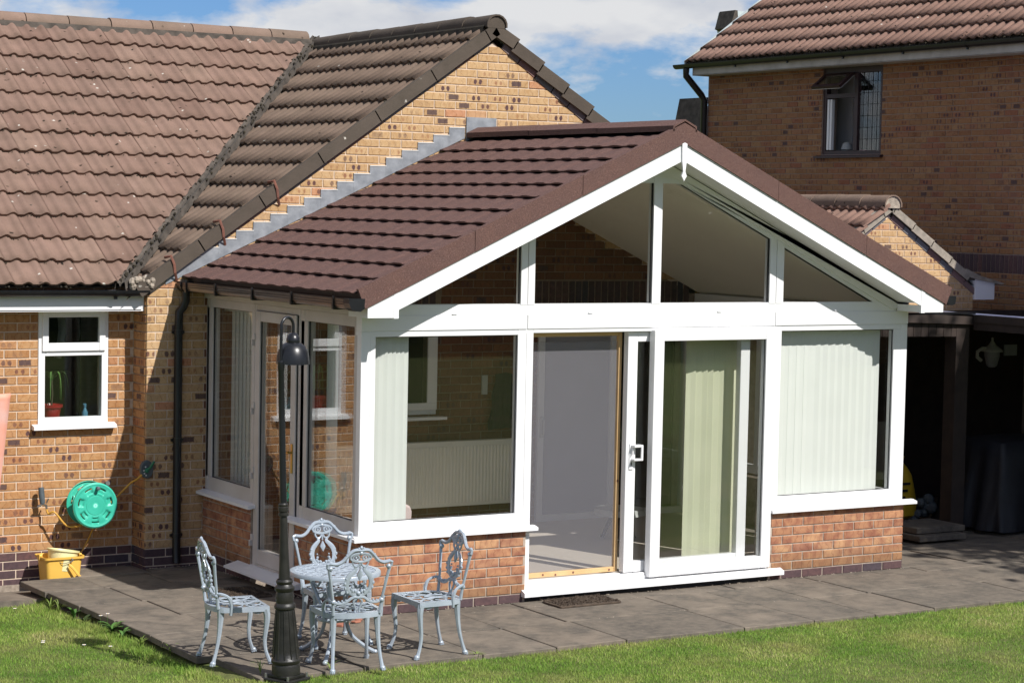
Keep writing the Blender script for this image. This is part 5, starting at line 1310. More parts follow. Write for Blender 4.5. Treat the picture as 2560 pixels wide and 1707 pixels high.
# ================================================================== CAST METAL FURNITURE
def arc(cx, cz, rx, rz, a0, a1, n, y=lambda x, z: 0):
    out = []
    for i in range(n+1):
        a = R(a0+(a1-a0)*i/n); x, z = cx+rx*math.cos(a), cz+rz*math.sin(a); out.append((x, y(x, z), z))
    return out
def spline(P, n=6):
    P = [Vector(p) for p in P]; out = []
    for i in range(len(P)-1):
        a, b, c, d = P[max(i-1, 0)], P[i], P[i+1], P[min(i+2, len(P)-1)]
        for k in range(n):
            t_ = k/n; out.append(.5*((2*b)+(c-a)*t_+(2*a-5*b+4*c-d)*t_*t_+(3*b-a-3*c+d)*t_**3))
    out.append(P[-1]); return out
def make_chair():
    """front of the chair faces local +Y"""
    t_ = empty('garden_chair'); A = 'alu_grey'
    zS = .395
    # seat rim: straight front, rounded back
    rim = [(-.215, .185), (.215, .185), (.205, -.08), (.17, -.15), (.09, -.185), (0, -.195), (-.09, -.185), (-.17, -.15), (-.205, -.08)]
    rs = [(x, y) for x, y, z in [tuple(v) for v in spline([(x, y, 0) for x, y in rim[1:]]+[], 3)]]
    rs = [(-.215, .185)]+rs
    n = len(rs); inn = [(x*.88, (y+.01)*.86-.005) for x, y in rs]
    mb = MB(); vs = [(x, y, zS) for x, y in rs]+[(x, y, zS) for x, y in inn]+[(x*1.01, y*1.01, zS-.034) for x, y in rs]+[(x, y, zS-.012) for x, y in inn]
    fs = []
    for i in range(n): j = (i+1) % n; fs += [(i, j, n+j, n+i), (j, i, 2*n+i, 2*n+j), (n+i, n+j, 3*n+j, 3*n+i), (2*n+i, 3*n+i, 3*n+j, 2*n+j)]
    mb.add(vs, [tuple(reversed(f)) for f in fs])
    q = Vector((0, 0, 1)); z = zS-.004; fl = (q, .55)
    for s_ in (-1, 1):
        mb.tube(spline([(s_*.19, .16, z), (s_*.10, .11, z), (s_*.05, .0, z), (s_*.11, -.07, z), (s_*.17, -.03, z), (s_*.13, .02, z)], 4), .010, 5, flat=fl)
        mb.tube(spline([(s_*.02, .165, z), (s_*.03, .10, z), (s_*.12, .05, z), (s_*.19, .08, z)], 4), .009, 5, flat=fl)
        mb.tube(spline([(s_*.0, .04, z), (s_*.04, -.04, z), (s_*.02, -.12, z), (s_*.0, -.17, z)], 4), .011, 5, flat=fl)
        mb.tube(spline([(s_*.18, -.10, z), (s_*.10, -.14, z), (s_*.04, -.10, z), (s_*.09, -.09, z)], 4), .009, 5, flat=fl)
        mb.tube(spline([(s_*.20, .02, z), (s_*.15, .10, z), (s_*.08, .165, z)], 4), .008, 5, flat=fl)
        mb.tube(spline([(s_*.06, .07, z), (s_*.085, .03, z), (s_*.06, .0, z)], 3), .010, 5, flat=fl)
    mb.tube(arc(0, 0, .035, .035, 0, 330, 10, lambda x, z_: 0), .008, 5) if False else None
    mb.tube([(.035*math.cos(R(a)), .10+.03*math.sin(R(a)), z) for a in range(0, 360, 36)], .008, 5, closed=True, flat=fl)
    mb.build('seat', A, t_, smooth='auto')
    # cabriole legs
    for sx_, sy_ in ((-1, 1), (1, 1), (-1, -1), (1, -1)):
        x0, y0 = sx_*(.195 if sy_ > 0 else .155), (.165 if sy_ > 0 else -.135)
        ox, oy = sx_*.6, sy_*.8
        out = [0, .012, .004, -.006, .004, .028, .044] if sy_ > 0 else [0, .004, .012, .026, .046, .066, .074]
        zz = [zS-.02, .32, .24, .16, .09, .035, .006]; rr = [.028, .022, .017, .014, .0125, .014, .019]
        P = [(x0+ox*o*.5, y0+oy*o, zq) for o, zq in zip(out, zz)]
        pts = spline(P, 3); r2 = np.interp(np.linspace(0, 1, len(pts)), np.linspace(0, 1, 7), rr)
        mb = MB(); mb.tube(pts, list(r2), 7)
        f = Vector(P[-1]); mb.ball(f+Vector((0, 0, .012)), .022, 8, 5, .8)
        for a in (-.7, 0, .7): d = Vector((ox*.5*math.cos(a)-oy*math.sin(a), oy*math.cos(a)+ox*.5*math.sin(a), 0)).normalized(); mb.ball(f+d*.016+Vector((0, 0, .002)), .009, 6, 4)
        if sy_ > 0:
            mb.tube(spline([(x0-sx_*.02, y0, zS-.03), (x0-sx_*.05, y0, zS-.045), (x0-sx_*.09, y0, zS-.036)], 3), .010, 5); mb.tube(spline([(x0, y0-.02, zS-.03), (x0, y0-.05, zS-.045), (x0, y0-.09, zS-.036)], 3), .010, 5)
        mb.build('leg', A, t_, smooth='auto')
    # back: leans backwards with height
    yb = lambda x, zq: -.165-.16*max(0, zq-zS)+.25*x*x
    P3 = lambda x, zq: Vector((x, yb(x, zq), zq))
    mb = MB()
    for s_ in (-1, 1):
        mb.tube([P3(s_*x, zq) for x, zq in ((.165, zS-.01), (.168, .43), (.176, .50), (.198, .62), (.214, .70))], [.013, .011, .010, .0105, .012], 7)
        mb.ball(P3(s_*.170, .475), .019, 8, 6); mb.ball(P3(s_*.205, .705), .018, 8, 6)
        mb.tube([P3(*p) for p in [(s_*.205, .700), (s_*.226, .712), (s_*.228, .735), (s_*.208, .742)]], .011, 6)
        mb.tube(spline([P3(*p) for p in [(s_*.214, .742), (s_*.165, .735), (s_*.125, .752), (s_*.095, .785), (s_*.060, .818), (s_*.028, .826), (0, .822)]], 4), .0125, 7)
        for i in range(4): mb.ball(P3(s_*(.165-.022*i), .730+.010*i*i*.7), .008, 6, 4)
        # lower rail
        mb.tube(spline([P3(*p) for p in [(s_*.178, .480), (s_*.135, .463), (s_*.085, .470), (s_*.045, .497), (s_*.02, .505), (0, .500)]], 4), .0105, 6)
        for i in range(3): mb.ball(P3(s_*(.135-.025*i), .475+.004*i), .009, 6, 4)
    mb.build('back_frame', A, t_, smooth='auto')
    mb = MB(); fy = (Vector((0, 1, 0)), .55)
    lp = lambda pts_: [P3(x, zq) for x, zq in pts_]
    mb.tube([P3(.074*math.cos(R(a)), .775+.030*math.sin(R(a))) for a in range(0, 360, 24)], .009, 6, closed=True)
    for s_ in (-1, 1):
        mb.tube([P3(s_*.034+.021*math.cos(R(a)), .774+.019*math.sin(R(a))) for a in range(0, 360, 36)], .007, 6, closed=True); mb.ball(P3(s_*.034, .774), .010, 6, 4)
        mb.tube(spline(lp([(s_*.056, .752), (s_*.050, .725), (s_*.030, .712), (s_*.012, .725), (s_*.004, .745)]), 4), .007, 5)
        mb.tube(spline(lp([(s_*.040, .718), (s_*.030, .695), (s_*.052, .672), (s_*.078, .640), (s_*.086, .600), (s_*.078, .560), (s_*.050, .528), (s_*.012, .512)]), 4), [.009, .010, .011, .012, .013, .014, .015, .016, .017, .018, .019, .019, .019, .019, .019, .018, .018, .017, .017, .016, .016, .015, .014, .013, .012, .012, .011, .010, .010][:29], 6, flat=fy)
        for (x, zq, rr) in ((.090, .632, .012), (.099, .600, .013), (.095, .568, .012), (.080, .540, .012), (.045, .575, .011), (.052, .560, .010), (.040, .548, .012), (.022, .545, .013), (.060, .655, .010), (.045, .600, .007)):
            mb.ball(P3(s_*x, zq), rr, 6, 4)
        mb.tube(spline(lp([(s_*.006, .500), (s_*.030, .475), (s_*.022, .445), (s_*.012, .42), (s_*.018, .40)]), 3), .008, 5)
        mb.tube(spline(lp([(s_*.040, .53), (s_*.050, .555), (s_*.040, .585)]), 3), .008, 5)
    a = [P3(0, .698), P3(.020, .655), P3(0, .618), P3(-.020, .655)]; off = Vector((0, .007, 0))
    mb.add([p-off for p in a]+[p+off for p in a]+[P3(0, .656)-off*2.2, P3(0, .656)+off*2.2], [(0, 1, 8), (1, 2, 8), (2, 3, 8), (3, 0, 8), (5, 4, 9), (6, 5, 9), (7, 6, 9), (4, 7, 9)]+[(i, i+4, (i+1) % 4+4, (i+1) % 4) for i in range(4)])
    mb.tube(lp([(0, .745), (0, .70)]), .006, 5)
    mb.ball(P3(0, .530), .016, 8, 5); mb.ball(P3(0, .805), .016, 8, 5); mb.ball(P3(0, .84), .012, 6, 5, 1.3)
    for s_ in (-1, 1): mb.ball(P3(s_*.018, .835), .010, 6, 4)
    mb.build('back_splat', A, t_, smooth='auto')
    for s_ in (-1, 1):                     # curved side stays between back and seat
        mb = MB(); mb.tube(spline([P3(s_*.172, .485), (s_*.195, -.150, .490), (s_*.206, -.10, .468), (s_*.206, -.078, .42), (s_*.204, -.078, .375), (s_*.20, -.08, .345)], 4), [.010]*9+[.013]*12, 6); mb.build('side_stay', A, t_, smooth='auto')
    return t_
def copy_thing(o):
    c = o.copy(); COL.objects.link(c)
    for ch in list(o.children):
        d = ch.copy(); COL.objects.link(d); d.parent = c
        for g in ch.children:
            e = g.copy(); COL.objects.link(e); e.parent = d
    return c
ch0 = make_chair()
chairs = [((-1.467, -1.01), -90-8, 'leftmost ornate grey metal chair, between the lawn and the black lamp post'),
          ((-.595, -.76), 180-4, 'ornate grey cast metal chair behind the round table, facing the garden'),
          ((-.865, -1.54), -7, 'ornate grey cast metal chair in front of the round table, its back to the viewer'),
          ((-.148, -1.367), 90-1, 'rightmost ornate grey cast metal chair, turned toward the table before the brick wall')]
for i, (p, a, lab) in enumerate(chairs):
    o = ch0 if i == 0 else copy_thing(ch0)
    o.location = (p[0], p[1], .003); o.rotation_euler = (0, 0, R(a)); tag(o, lab, 'chair', 'cast metal garden chairs round the table')
def make_table():
    c = Vector((-.80, -1.20, 0)); H = .60; Rr = .315
    t_ = tag(empty('garden_table', (c.x, c.y, 0)), 'round grey cast metal table with pierced top amid four ornate chairs', 'table')
    mb = MB(); mb.lathe([(Rr-.035, H-.012), (Rr-.035, H), (Rr-.004, H), (Rr, H-.006), (Rr, H-.026), (Rr-.01, H-.026), (Rr-.012, H-.012), (Rr-.035, H-.012)], c, 48)
    fl = (Vector((0, 0, 1)), .5)
    ring = lambda r_, k=40: [(c.x+r_*math.cos(2*math.pi*i/k), c.y+r_*math.sin(2*math.pi*i/k), H-.005) for i in range(k)]
    for r_, w_ in ((.225, .009), (.135, .009), (.055, .009)): mb.tube(ring(r_), w_, 5, closed=True, flat=fl)
    def loop(r0, r1, a, da, w_):
        pts = []
        for k in range(10):
            q = 2*math.pi*k/10; rr = (r0+r1)/2+(r1-r0)/2*math.cos(q); aa = a+da*math.sin(q); pts.append((c.x+rr*math.cos(aa), c.y+rr*math.sin(aa), H-.005))
        mb.tube(pts, w_, 4, closed=True, flat=fl)
    for k in range(26): loop(.232, .282, 2*math.pi*k/26, .095, .0085)
    for k in range(26): loop(.215, .262, 2*math.pi*(k+.5)/26, .05, .007)
    for k in range(18): loop(.142, .218, 2*math.pi*k/18, .13, .008); loop(.16, .20, 2*math.pi*(k+.5)/18, .07, .007)
    for k in range(10): loop(.06, .13, 2*math.pi*k/10, .24, .008)
    for k in range(10): mb.tube([(c.x+r_*math.cos(2*math.pi*(k+.5)/10), c.y+r_*math.sin(2*math.pi*(k+.5)/10), H-.005) for r_ in (.02, .3)], .006, 4, flat=fl)
    mb.lathe([(.0001, H-.004), (.05, H-.004), (.05, H-.012), (.0001, H-.012)], c, 16)
    mb.build('tabletop', 'alu_grey', t_, smooth='auto')
    for a in (R(232), R(352), R(112)):
        d = Vector((math.cos(a), math.sin(a), 0)); P = [c+d*r_+Vector((0, 0, z)) for r_, z in ((.20, .575), (.215, .50), (.15, .38), (.09, .27), (.12, .15), (.22, .06), (.30, .012))]
        mb = MB(); pts = spline(P, 4); mb.tube(pts, list(np.interp(np.linspace(0, 1, len(pts)), [0, .3, .6, 1], [.017, .014, .014, .016])), 7); mb.ball(Vector(P[-1])+Vector((0, 0, .004)), .020, 8, 5, .8)
        mb.tube(spline([c+d*.20+Vector((0, 0, .57)), c+d*.13+Vector((0, 0, .53)), c+d*.16+Vector((0, 0, .47)), c+d*.20+Vector((0, 0, .50))], 4), .009, 6)
        mb.build('leg', 'alu_grey', t_, smooth='auto')
    mb = MB(); mb.tube([(c.x+.115*math.cos(2*math.pi*i/24), c.y+.115*math.sin(2*math.pi*i/24), .265) for i in range(24)], .010, 6, closed=True)
    for k in range(6):
        q = 2*math.pi*k/6; mb.tube([(c.x+.115*math.cos(q)*(.5+.5*math.cos(2*math.pi*i/8))+.03*math.sin(2*math.pi*i/8)*math.sin(q), c.y+.115*math.sin(q)*(.5+.5*math.cos(2*math.pi*i/8))-.03*math.sin(2*math.pi*i/8)*math.cos(q), .265) for i in range(8)], .006, 4, closed=True)
    mb.build('ring_brace', 'alu_grey', t_, smooth='auto')
make_table()

# ================================================================== LAMP POST
def lamp_post():
    b = Vector((-1.375, -1.655, -.02)); t_ = tag(empty('lamp_post', b), 'black iron garden lamp post with swan neck and dome shade at the patio corner', 'lamp post')
    lean = Vector((-.033, .0, 1)).normalized()
    mtx = Matrix.Translation(b) @ Vector((0, 0, 1)).rotation_difference(lean).to_matrix().to_4x4()
    # square base plate with bolts
    mb = MB(); mb.box((-.115, -.115, 0), (.115, .115, .022)); mb.box((-.09, -.09, .022), (.09, .09, .045)); mb.xf(Matrix.Translation(b) @ Matrix.Rotation(R(24), 4, 'Z')); mb.build('base_plate', 'lamp_iron', t_, bevel=.006)
    for x in (-.095, .095):
        for y in (-.095, .095):
            mb = MB(); mb.tube([(x, y, .02), (x, y, .05)], .009, 6); mb.xf(Matrix.Translation(b) @ Matrix.Rotation(R(24), 4, 'Z')); mb.build('bolt', 'steel', t_)
    prof = [(.094, .045), (.094, .10), (.090, .115), (.098, .125), (.098, .140), (.088, .150), (.083, .20), (.066, .40), (.060, .475), (.070, .482), (.073, .495), (.066, .510), (.058, .518), (.062, .56), (.056, .592), (.066, .605), (.067, .62), (.056, .630), (.049, .642), (.056, .652), (.057, .662), (.047, .675)]
    mb = MB(); mb.lathe(prof, seg=20); mb.xf(mtx); mb.build('pedestal', 'lamp_iron', t_, smooth='auto')
    mb = MB()
    for k in range(12):
        a = 2*math.pi*k/12; mb.tube([(.086*math.cos(a), .086*math.sin(a), .155), (.067*math.cos(a), .067*math.sin(a), .40), (.060*math.cos(a), .060*math.sin(a), .472)], [.006, .005, .004], 5)
    mb.xf(mtx); mb.build('fluting', 'lamp_iron', t_)
    mb = MB(); mb.lathe([(.039, .672), (.033, .80), (.026, 1.05), (.024, 1.10)], seg=16); mb.xf(mtx); mb.build('shaft', 'lamp_iron', t_, smooth='auto')
    mb = MB(); mb.lathe([(.029, 1.09), (.036, 1.095), (.036, 1.108), (.030, 1.112), (.030, 1.12), (.036, 1.125), (.036, 1.150), (.031, 1.154), (.031, 1.162), (.034, 1.168), (.026, 1.178)], seg=16); mb.xf(mtx); mb.build('collar', 'lamp_iron', t_, smooth='auto')
    mb = MB(); mb.lathe([(.0235, 1.175), (.0215, 1.66), (.0215, 1.72), (.0205, 2.04), (.023, 2.045), (.023, 2.105), (.018, 2.11)], seg=16); mb.xf(mtx); mb.build('pole', 'lamp_black', t_, smooth='auto')
    top = mtx @ Vector((0, 0, 2.105)); hd = Vector((.95, .30, 0)).normalized(); r_ = .053
    pts = [top, top+Vector((0, 0, .12)), top+Vector((0, 0, .21))]; c = top+Vector((0, 0, .228))+hd*r_
    pts += [c-hd*(r_*math.cos(R(a)))+Vector((0, 0, 1.1*r_*math.sin(R(a)))) for a in range(10, 180, 17)]
    end = c+hd*r_; pts += [end, end+Vector((0, 0, -.06))]
    mb = MB(); mb.tube(pts, .0105, 10); mb.build('swan_neck', 'lamp_black', t_, smooth=True)
    hc = end+Vector((0, 0, -.248))
    mb = MB(); prof = [(.0001, .206), (.016, .204), (.030, .195), (.041, .178), (.046, .158), (.045, .146), (.044, .141), (.058, .136), (.078, .120), (.095, .092), (.105, .056), (.109, .020), (.110, .0), (.106, .0), (.104, .022), (.099, .054), (.089, .088), (.072, .115), (.05, .130), (.0001, .132)]
    mb.lathe(prof, hc, 32); mb.build('lamp_shade', 'lamp_black', t_, smooth='auto')
    mb = MB(); mb.ball(hc+Vector((0, 0, .06)), .03, 10, 8, 1.2); mb.build('bulb', 'lantern_glass', t_, smooth='auto')
lamp_post()

# ================================================================== THINGS ALONG THE WING WALL
def hose_things():
    cx, cz, yf, yb_ = -.985, .515, 3.0, 3.19
    t_ = tag(empty('hose_reel', (cx, 3.29, cz)), 'green plastic hose reel mounted on the brick wall below the kitchen window', 'hose reel')
    def disc(name, y, R_, dish):
        """flange with seven finger slots, built as a polar grid with the slots left open"""
        na, nr = 112, 14; rs = [0, .03, .078, .081, .100, .112, .122, .132, .142, .152, .160, .170, .182, R_, R_]
        ds = [0, 0, 0, .003, .0, -.001, -.002, -.002, -.002, -.001, 0, 0, -.004, .004, .016]
        def slot(a, r_):
            k = round((a-math.pi*1.5)/(2*math.pi/7)); c_ = math.pi*1.5+k*2*math.pi/7
            return abs(a-c_)*r_ < .030 and .142 < r_ < .156
        def dip(a, r_):
            k = round((a-math.pi*1.5)/(2*math.pi/7)); c_ = math.pi*1.5+k*2*math.pi/7; q = abs(a-c_)*r_
            return .014*max(0, 1-(q/.036)**4) if .106 < r_ < .157 else 0
        vs = []
        for i, r_ in enumerate(rs):
            for k in range(na):
                a = 2*math.pi*k/na; vs.append((cx+r_*math.cos(a), y+ds[i]*dish+dip(a, r_)*dish, cz+r_*math.sin(a)))
        fs = []
        for i in range(len(rs)-1):
            for k in range(na):
                a = 2*math.pi*(k+.5)/na; rm = (rs[i]+rs[i+1])/2
                if slot(a, rm): continue
                fs.append((i*na+k, i*na+(k+1) % na, (i+1)*na+(k+1) % na, (i+1)*na+k))
        mb = MB(); mb.add(vs, fs); o = mb.build(name, 'hose_green', t_, smooth='auto'); q = o.modifiers.new('thick', 'SOLIDIFY'); q.thickness = .004; return o
    disc('flange', yf, .192, 1); disc('flange', yb_, .192, -1)
    mb = MB(); mb.lathe([(.075, yf-0.0), (.075, yb_-.0)], (cx, 0, cz), 28, 'y'); mb.build('drum', 'hose_green', t_, smooth='auto')
    mb = MB(); pts = []
    for i in range(160):
        a = i*.45; y = 3.02+.15*abs(((i/22) % 2)-1); r_ = .098+.020*((i//22) % 2)+.012*(i/160); pts.append((cx+r_*math.cos(a), y, cz+r_*math.sin(a)))
    mb.tube(pts, .009, 6); mb.build('wound_hose', 'hose_yellow', t_, smooth=True)
    mb = MB(); mb.box((cx-.03, yb_, cz-.05), (cx+.13, 3.285, cz+.05)); mb.tube([(cx+.10, 3.22, cz+.05), (cx+.15, 3.16, cz+.15), (cx+.155, 3.12, cz+.17)], .022, 8); mb.build('bracket', 'hose_dark', t_)
    mb = MB(); mb.lathe([(.0001, .0), (.014, .0), (.016, -.045), (.0001, -.05)], (cx+.012, yf, cz+.150), 10, 'y'); mb.build('handle', 'hose_grey', t_)
    # hose to the guide and hose to the spray gun
    mb = MB(); mb.tube(spline([(cx+.10, 3.10, cz-.05), (cx+.22, 3.08, cz+.05), (cx+.33, 3.04, cz+.17), (-.62, 2.99, .72), (-.575, 2.96, .77)], 5), .0088, 7)
    tag(mb.build('hose', 'hose_yellow', smooth=True), 'yellow hose running from the green reel up to the grey tap box', 'hose', 'yellow garden hoses at the reel')
    mb = MB(); mb.tube(spline([(cx-.02, 3.1, cz-.15), (cx-.12, 3.10, cz-.185), (cx-.22, 3.11, cz-.17), (cx-.31, 3.14, cz-.06), (-1.335, 3.18, .44), (-1.345, 3.2, .475)], 6), .0088, 7)
    tag(mb.build('hose', 'hose_yellow', smooth=True), 'yellow hose looping from the green reel to the spray gun on the wall', 'hose', 'yellow garden hoses at the reel')
    mb = MB(); mb.tube(spline([(cx+.05, 3.1, cz-.17), (cx+.05, 3.2, cz-.24), (cx+.03, 3.24, cz-.32), (cx-.01, 3.25, cz-.40), (cx-.05, 3.24, cz-.46)], 5), .007, 6)
    tag(mb.build('hose', 'hose_yellow', smooth=True), 'loose end of yellow hose hanging below the green reel', 'hose', 'yellow garden hoses at the reel')
    t_ = tag(empty('spray_gun', (-1.38, 3.28, .5)), 'grey hose spray gun hooked on the wall left of the green reel', 'spray gun')
    mb = MB(); mb.tube([(-1.392, 3.21, .665), (-1.390, 3.2, .60), (-1.382, 3.20, .53)], [.024, .027, .023], 10); mb.build('body', 'hose_grey', t_, smooth='auto')
    mb = MB(); mb.tube([(-1.42, 3.21, .50), (-1.385, 3.19, .525), (-1.35, 3.2, .51), (-1.345, 3.2, .48)], .010, 7); mb.tube([(-1.35, 3.19, .53), (-1.335, 3.18, .57)], .006, 5); mb.tube([(-1.40, 3.2, .51), (-1.40, 3.28, .50)], .008, 5); mb.build('trigger', 'steel', t_, smooth='auto')
    t_ = tag(empty('hose_guide', (-.545, 3.0, .8)), 'grey rounded hose box with a green tap on the corner of the gable wall', 'tap')
    mb = MB(); P = [(.065*math.cos(R(a)), .078*math.sin(R(a))*(1.0 if a > 180 else 1.0)) for a in range(0, 360, 20)]
    mb.prism([(-.538+x*.9, .808+z) for x, z in P], 2.952, 3.0); mb.build('body', 'hose_grey', t_, bevel=.008)
    mb = MB(); mb.tube([(-.545, 2.95, .80), (-.53, 2.90, .83), (-.505, 2.88, .885)], [.014, .011, .012], 8); mb.ball((-.545, 2.945, .80), .022, 8, 6); mb.build('tap_handle', 'hose_green_dark', t_, smooth='auto')
    mb = MB()
    for x, z in ((-.565, .775), (-.55, .758), (-.57, .80), (-.555, .83)): mb.ball((x, 2.948, z), .008, 6, 4)
    mb.build('screw', 'white_ceramic', t_)
simple('hose_green_dark', (.02, .16, .09), None, 6, .4)
hose_things()
def tubs():
    t_ = tag(empty('plastic_tub', (-1.29, 3.02, -.2)), 'yellow rectangular plastic tub standing between the paving and the plinth', 'tub')
    def ringpts(hx, hy, rad, n=5):
        P = []
        for cx_, cy_, a0 in ((hx-rad, hy-rad, 0), (-(hx-rad), hy-rad, 90), (-(hx-rad), -(hy-rad), 180), (hx-rad, -(hy-rad), 270)):
            for k in range(n+1): a = R(a0+90*k/n); P.append((cx_+rad*math.cos(a), cy_+rad*math.sin(a)))
        return P
    lv = [(.135, .105, -.195), (.160, .125, .085), (.178, .140, .088), (.180, .142, .108), (.168, .132, .106), (.158, .124, .080), (.133, .103, -.185)]
    vs = []; n = len(ringpts(.1, .1, .03))
    for hx, hy, z in lv:
        for k, (x, y) in enumerate(ringpts(hx, hy, .035)): vs.append((-1.285+x, 3.035+y, z))
    fs = [(i*n+k, i*n+(k+1) % n, (i+1)*n+(k+1) % n, (i+1)*n+k) for i in range(len(lv)-1) for k in range(n)]+[tuple((len(lv)-1)*n+k for k in range(n))]
    mb = MB(); mb.add(vs, fs); mb.build('body', 'tub_yellow', t_, smooth='auto')
    mb = MB(); mb.box((-1.475, 3.0, .075), (-1.445, 3.06, .125)); mb.box((-1.125, 3.0, .065), (-1.10, 3.06, .115)); mb.build('lug', 'tub_yellow', t_, bevel=.006)
    mb = MB(); mb.tube(spline([(-1.255, 2.885, .045), (-1.22, 2.875, .01), (-1.165, 2.872, -.06), (-1.12, 2.885, -.08)], 4), .011, 6, flat=(Vector((0, 1, 0)), .5)); mb.build('handle', 'tub_yellow', t_)
    t_ = tag(empty('bucket', (-1.25, 3.02, .0)), 'small pale cream bucket tilted inside the yellow tub', 'bucket')
    mt = Matrix.Translation((-1.255, 3.03, .145)) @ Matrix.Rotation(R(9), 4, 'Y') @ Matrix.Rotation(R(-4), 4, 'X')
    mb = MB(); mb.lathe([(.105, -.17), (.128, -.008), (.138, -.006), (.139, .006), (.130, .006), (.122, -.01), (.100, -.16), (.0001, -.162)], seg=32); mb.xf(mt); mb.build('body', 'tub_cream', t_, smooth='auto')
    mb = MB(); mb.tube(spline([(-.12, -.06, -.07), (-.04, -.125, -.105), (.02, -.135, -.085), (.06, -.125, -.06)], 4), .0025, 5); mb.tube([(.02, -.138, -.09), (.045, -.142, -.07), (.03, -.14, -.055)], .007, 5); mb.xf(mt); mb.build('wire_handle', 'steel', t_)
tubs()
def window_things():
    t_ = tag(empty('pot_plant', (-1.22, 3.52, 1.2)), 'spiky leaved plant in a glossy red pot inside the kitchen window', 'plant')
    c = Vector((-1.215, 3.47, 1.215)); mb = MB(); mb.lathe([(.062, 0), (.082, .10), (.095, .105), (.097, .128), (.088, .130), (.080, .115), (.0001, .11)], c, 24); mb.build('pot', 'red_pot', t_, smooth='auto')
    for k in range(12):
        a = 2*math.pi*k/12+.3; L_ = random.uniform(.13, .22); mb = MB(); d = Vector((math.cos(a), math.sin(a)*.5, 0)); s_ = Vector((-d.y, d.x, 0)).normalized(); vs = []
        for i in range(8):
            q = i/7; P = c+Vector((0, 0, .34))+d*L_*math.sin(q*1.7)+Vector((0, 0, .16*math.sin(q*2.2)-.30*q*q)); w2 = .010*(1-q)**.6+.001
            vs += [P-s_*w2, P+s_*w2+Vector((0, 0, .003))]
        mb.add(vs, [(2*i, 2*i+1, 2*i+3, 2*i+2) for i in range(7)]); mb.build('leaf', 'leaf_bright', t_)
    mb = MB(); mb.tube([c+Vector((0, 0, .1)), c+Vector((.008, 0, .22)), c+Vector((0, 0, .345))], .008, 6); mb.build('stem', 'bark', t_)
    mb = MB(); c = Vector((-.925, 3.44, 1.21)); mb.lathe([(.0001, 0), (.024, 0), (.026, .06), (.014, .085), (.010, .10), (.013, .105), (.013, .135), (.0001, .137)], c, 14); mb.tube([c+Vector((0, 0, .12)), c+Vector((-.02, -.01, .135))], .005, 5)
    tag(mb.build('spray_bottle', 'bottle_blue', smooth='auto'), 'small blue bottle on the kitchen window sill at the right', 'bottle')
    # things on the neighbour's sill
    mb = MB(); mb.lathe([(.04, 0), (.05, .05), (.085, .055), (.06, .13), (.03, .15), (.0001, .155)], (11.25, 7.92, 3.92), 14); tag(mb.build('ornament', 'lace', smooth='auto'), 'pale rounded ornament on the sill inside the open upper window', 'ornament')
    mb = MB(); mb.box((11.2, 7.55, 3.92), (11.3, 7.72, 3.965)); tag(mb.build('folded_cloth', 'magenta'), 'bright pink cloth on the sill of the open upper window', 'cloth')
simple('leaf_bright', (.20, .33, .09), (.10, .20, .05), 12, .4)
window_things()
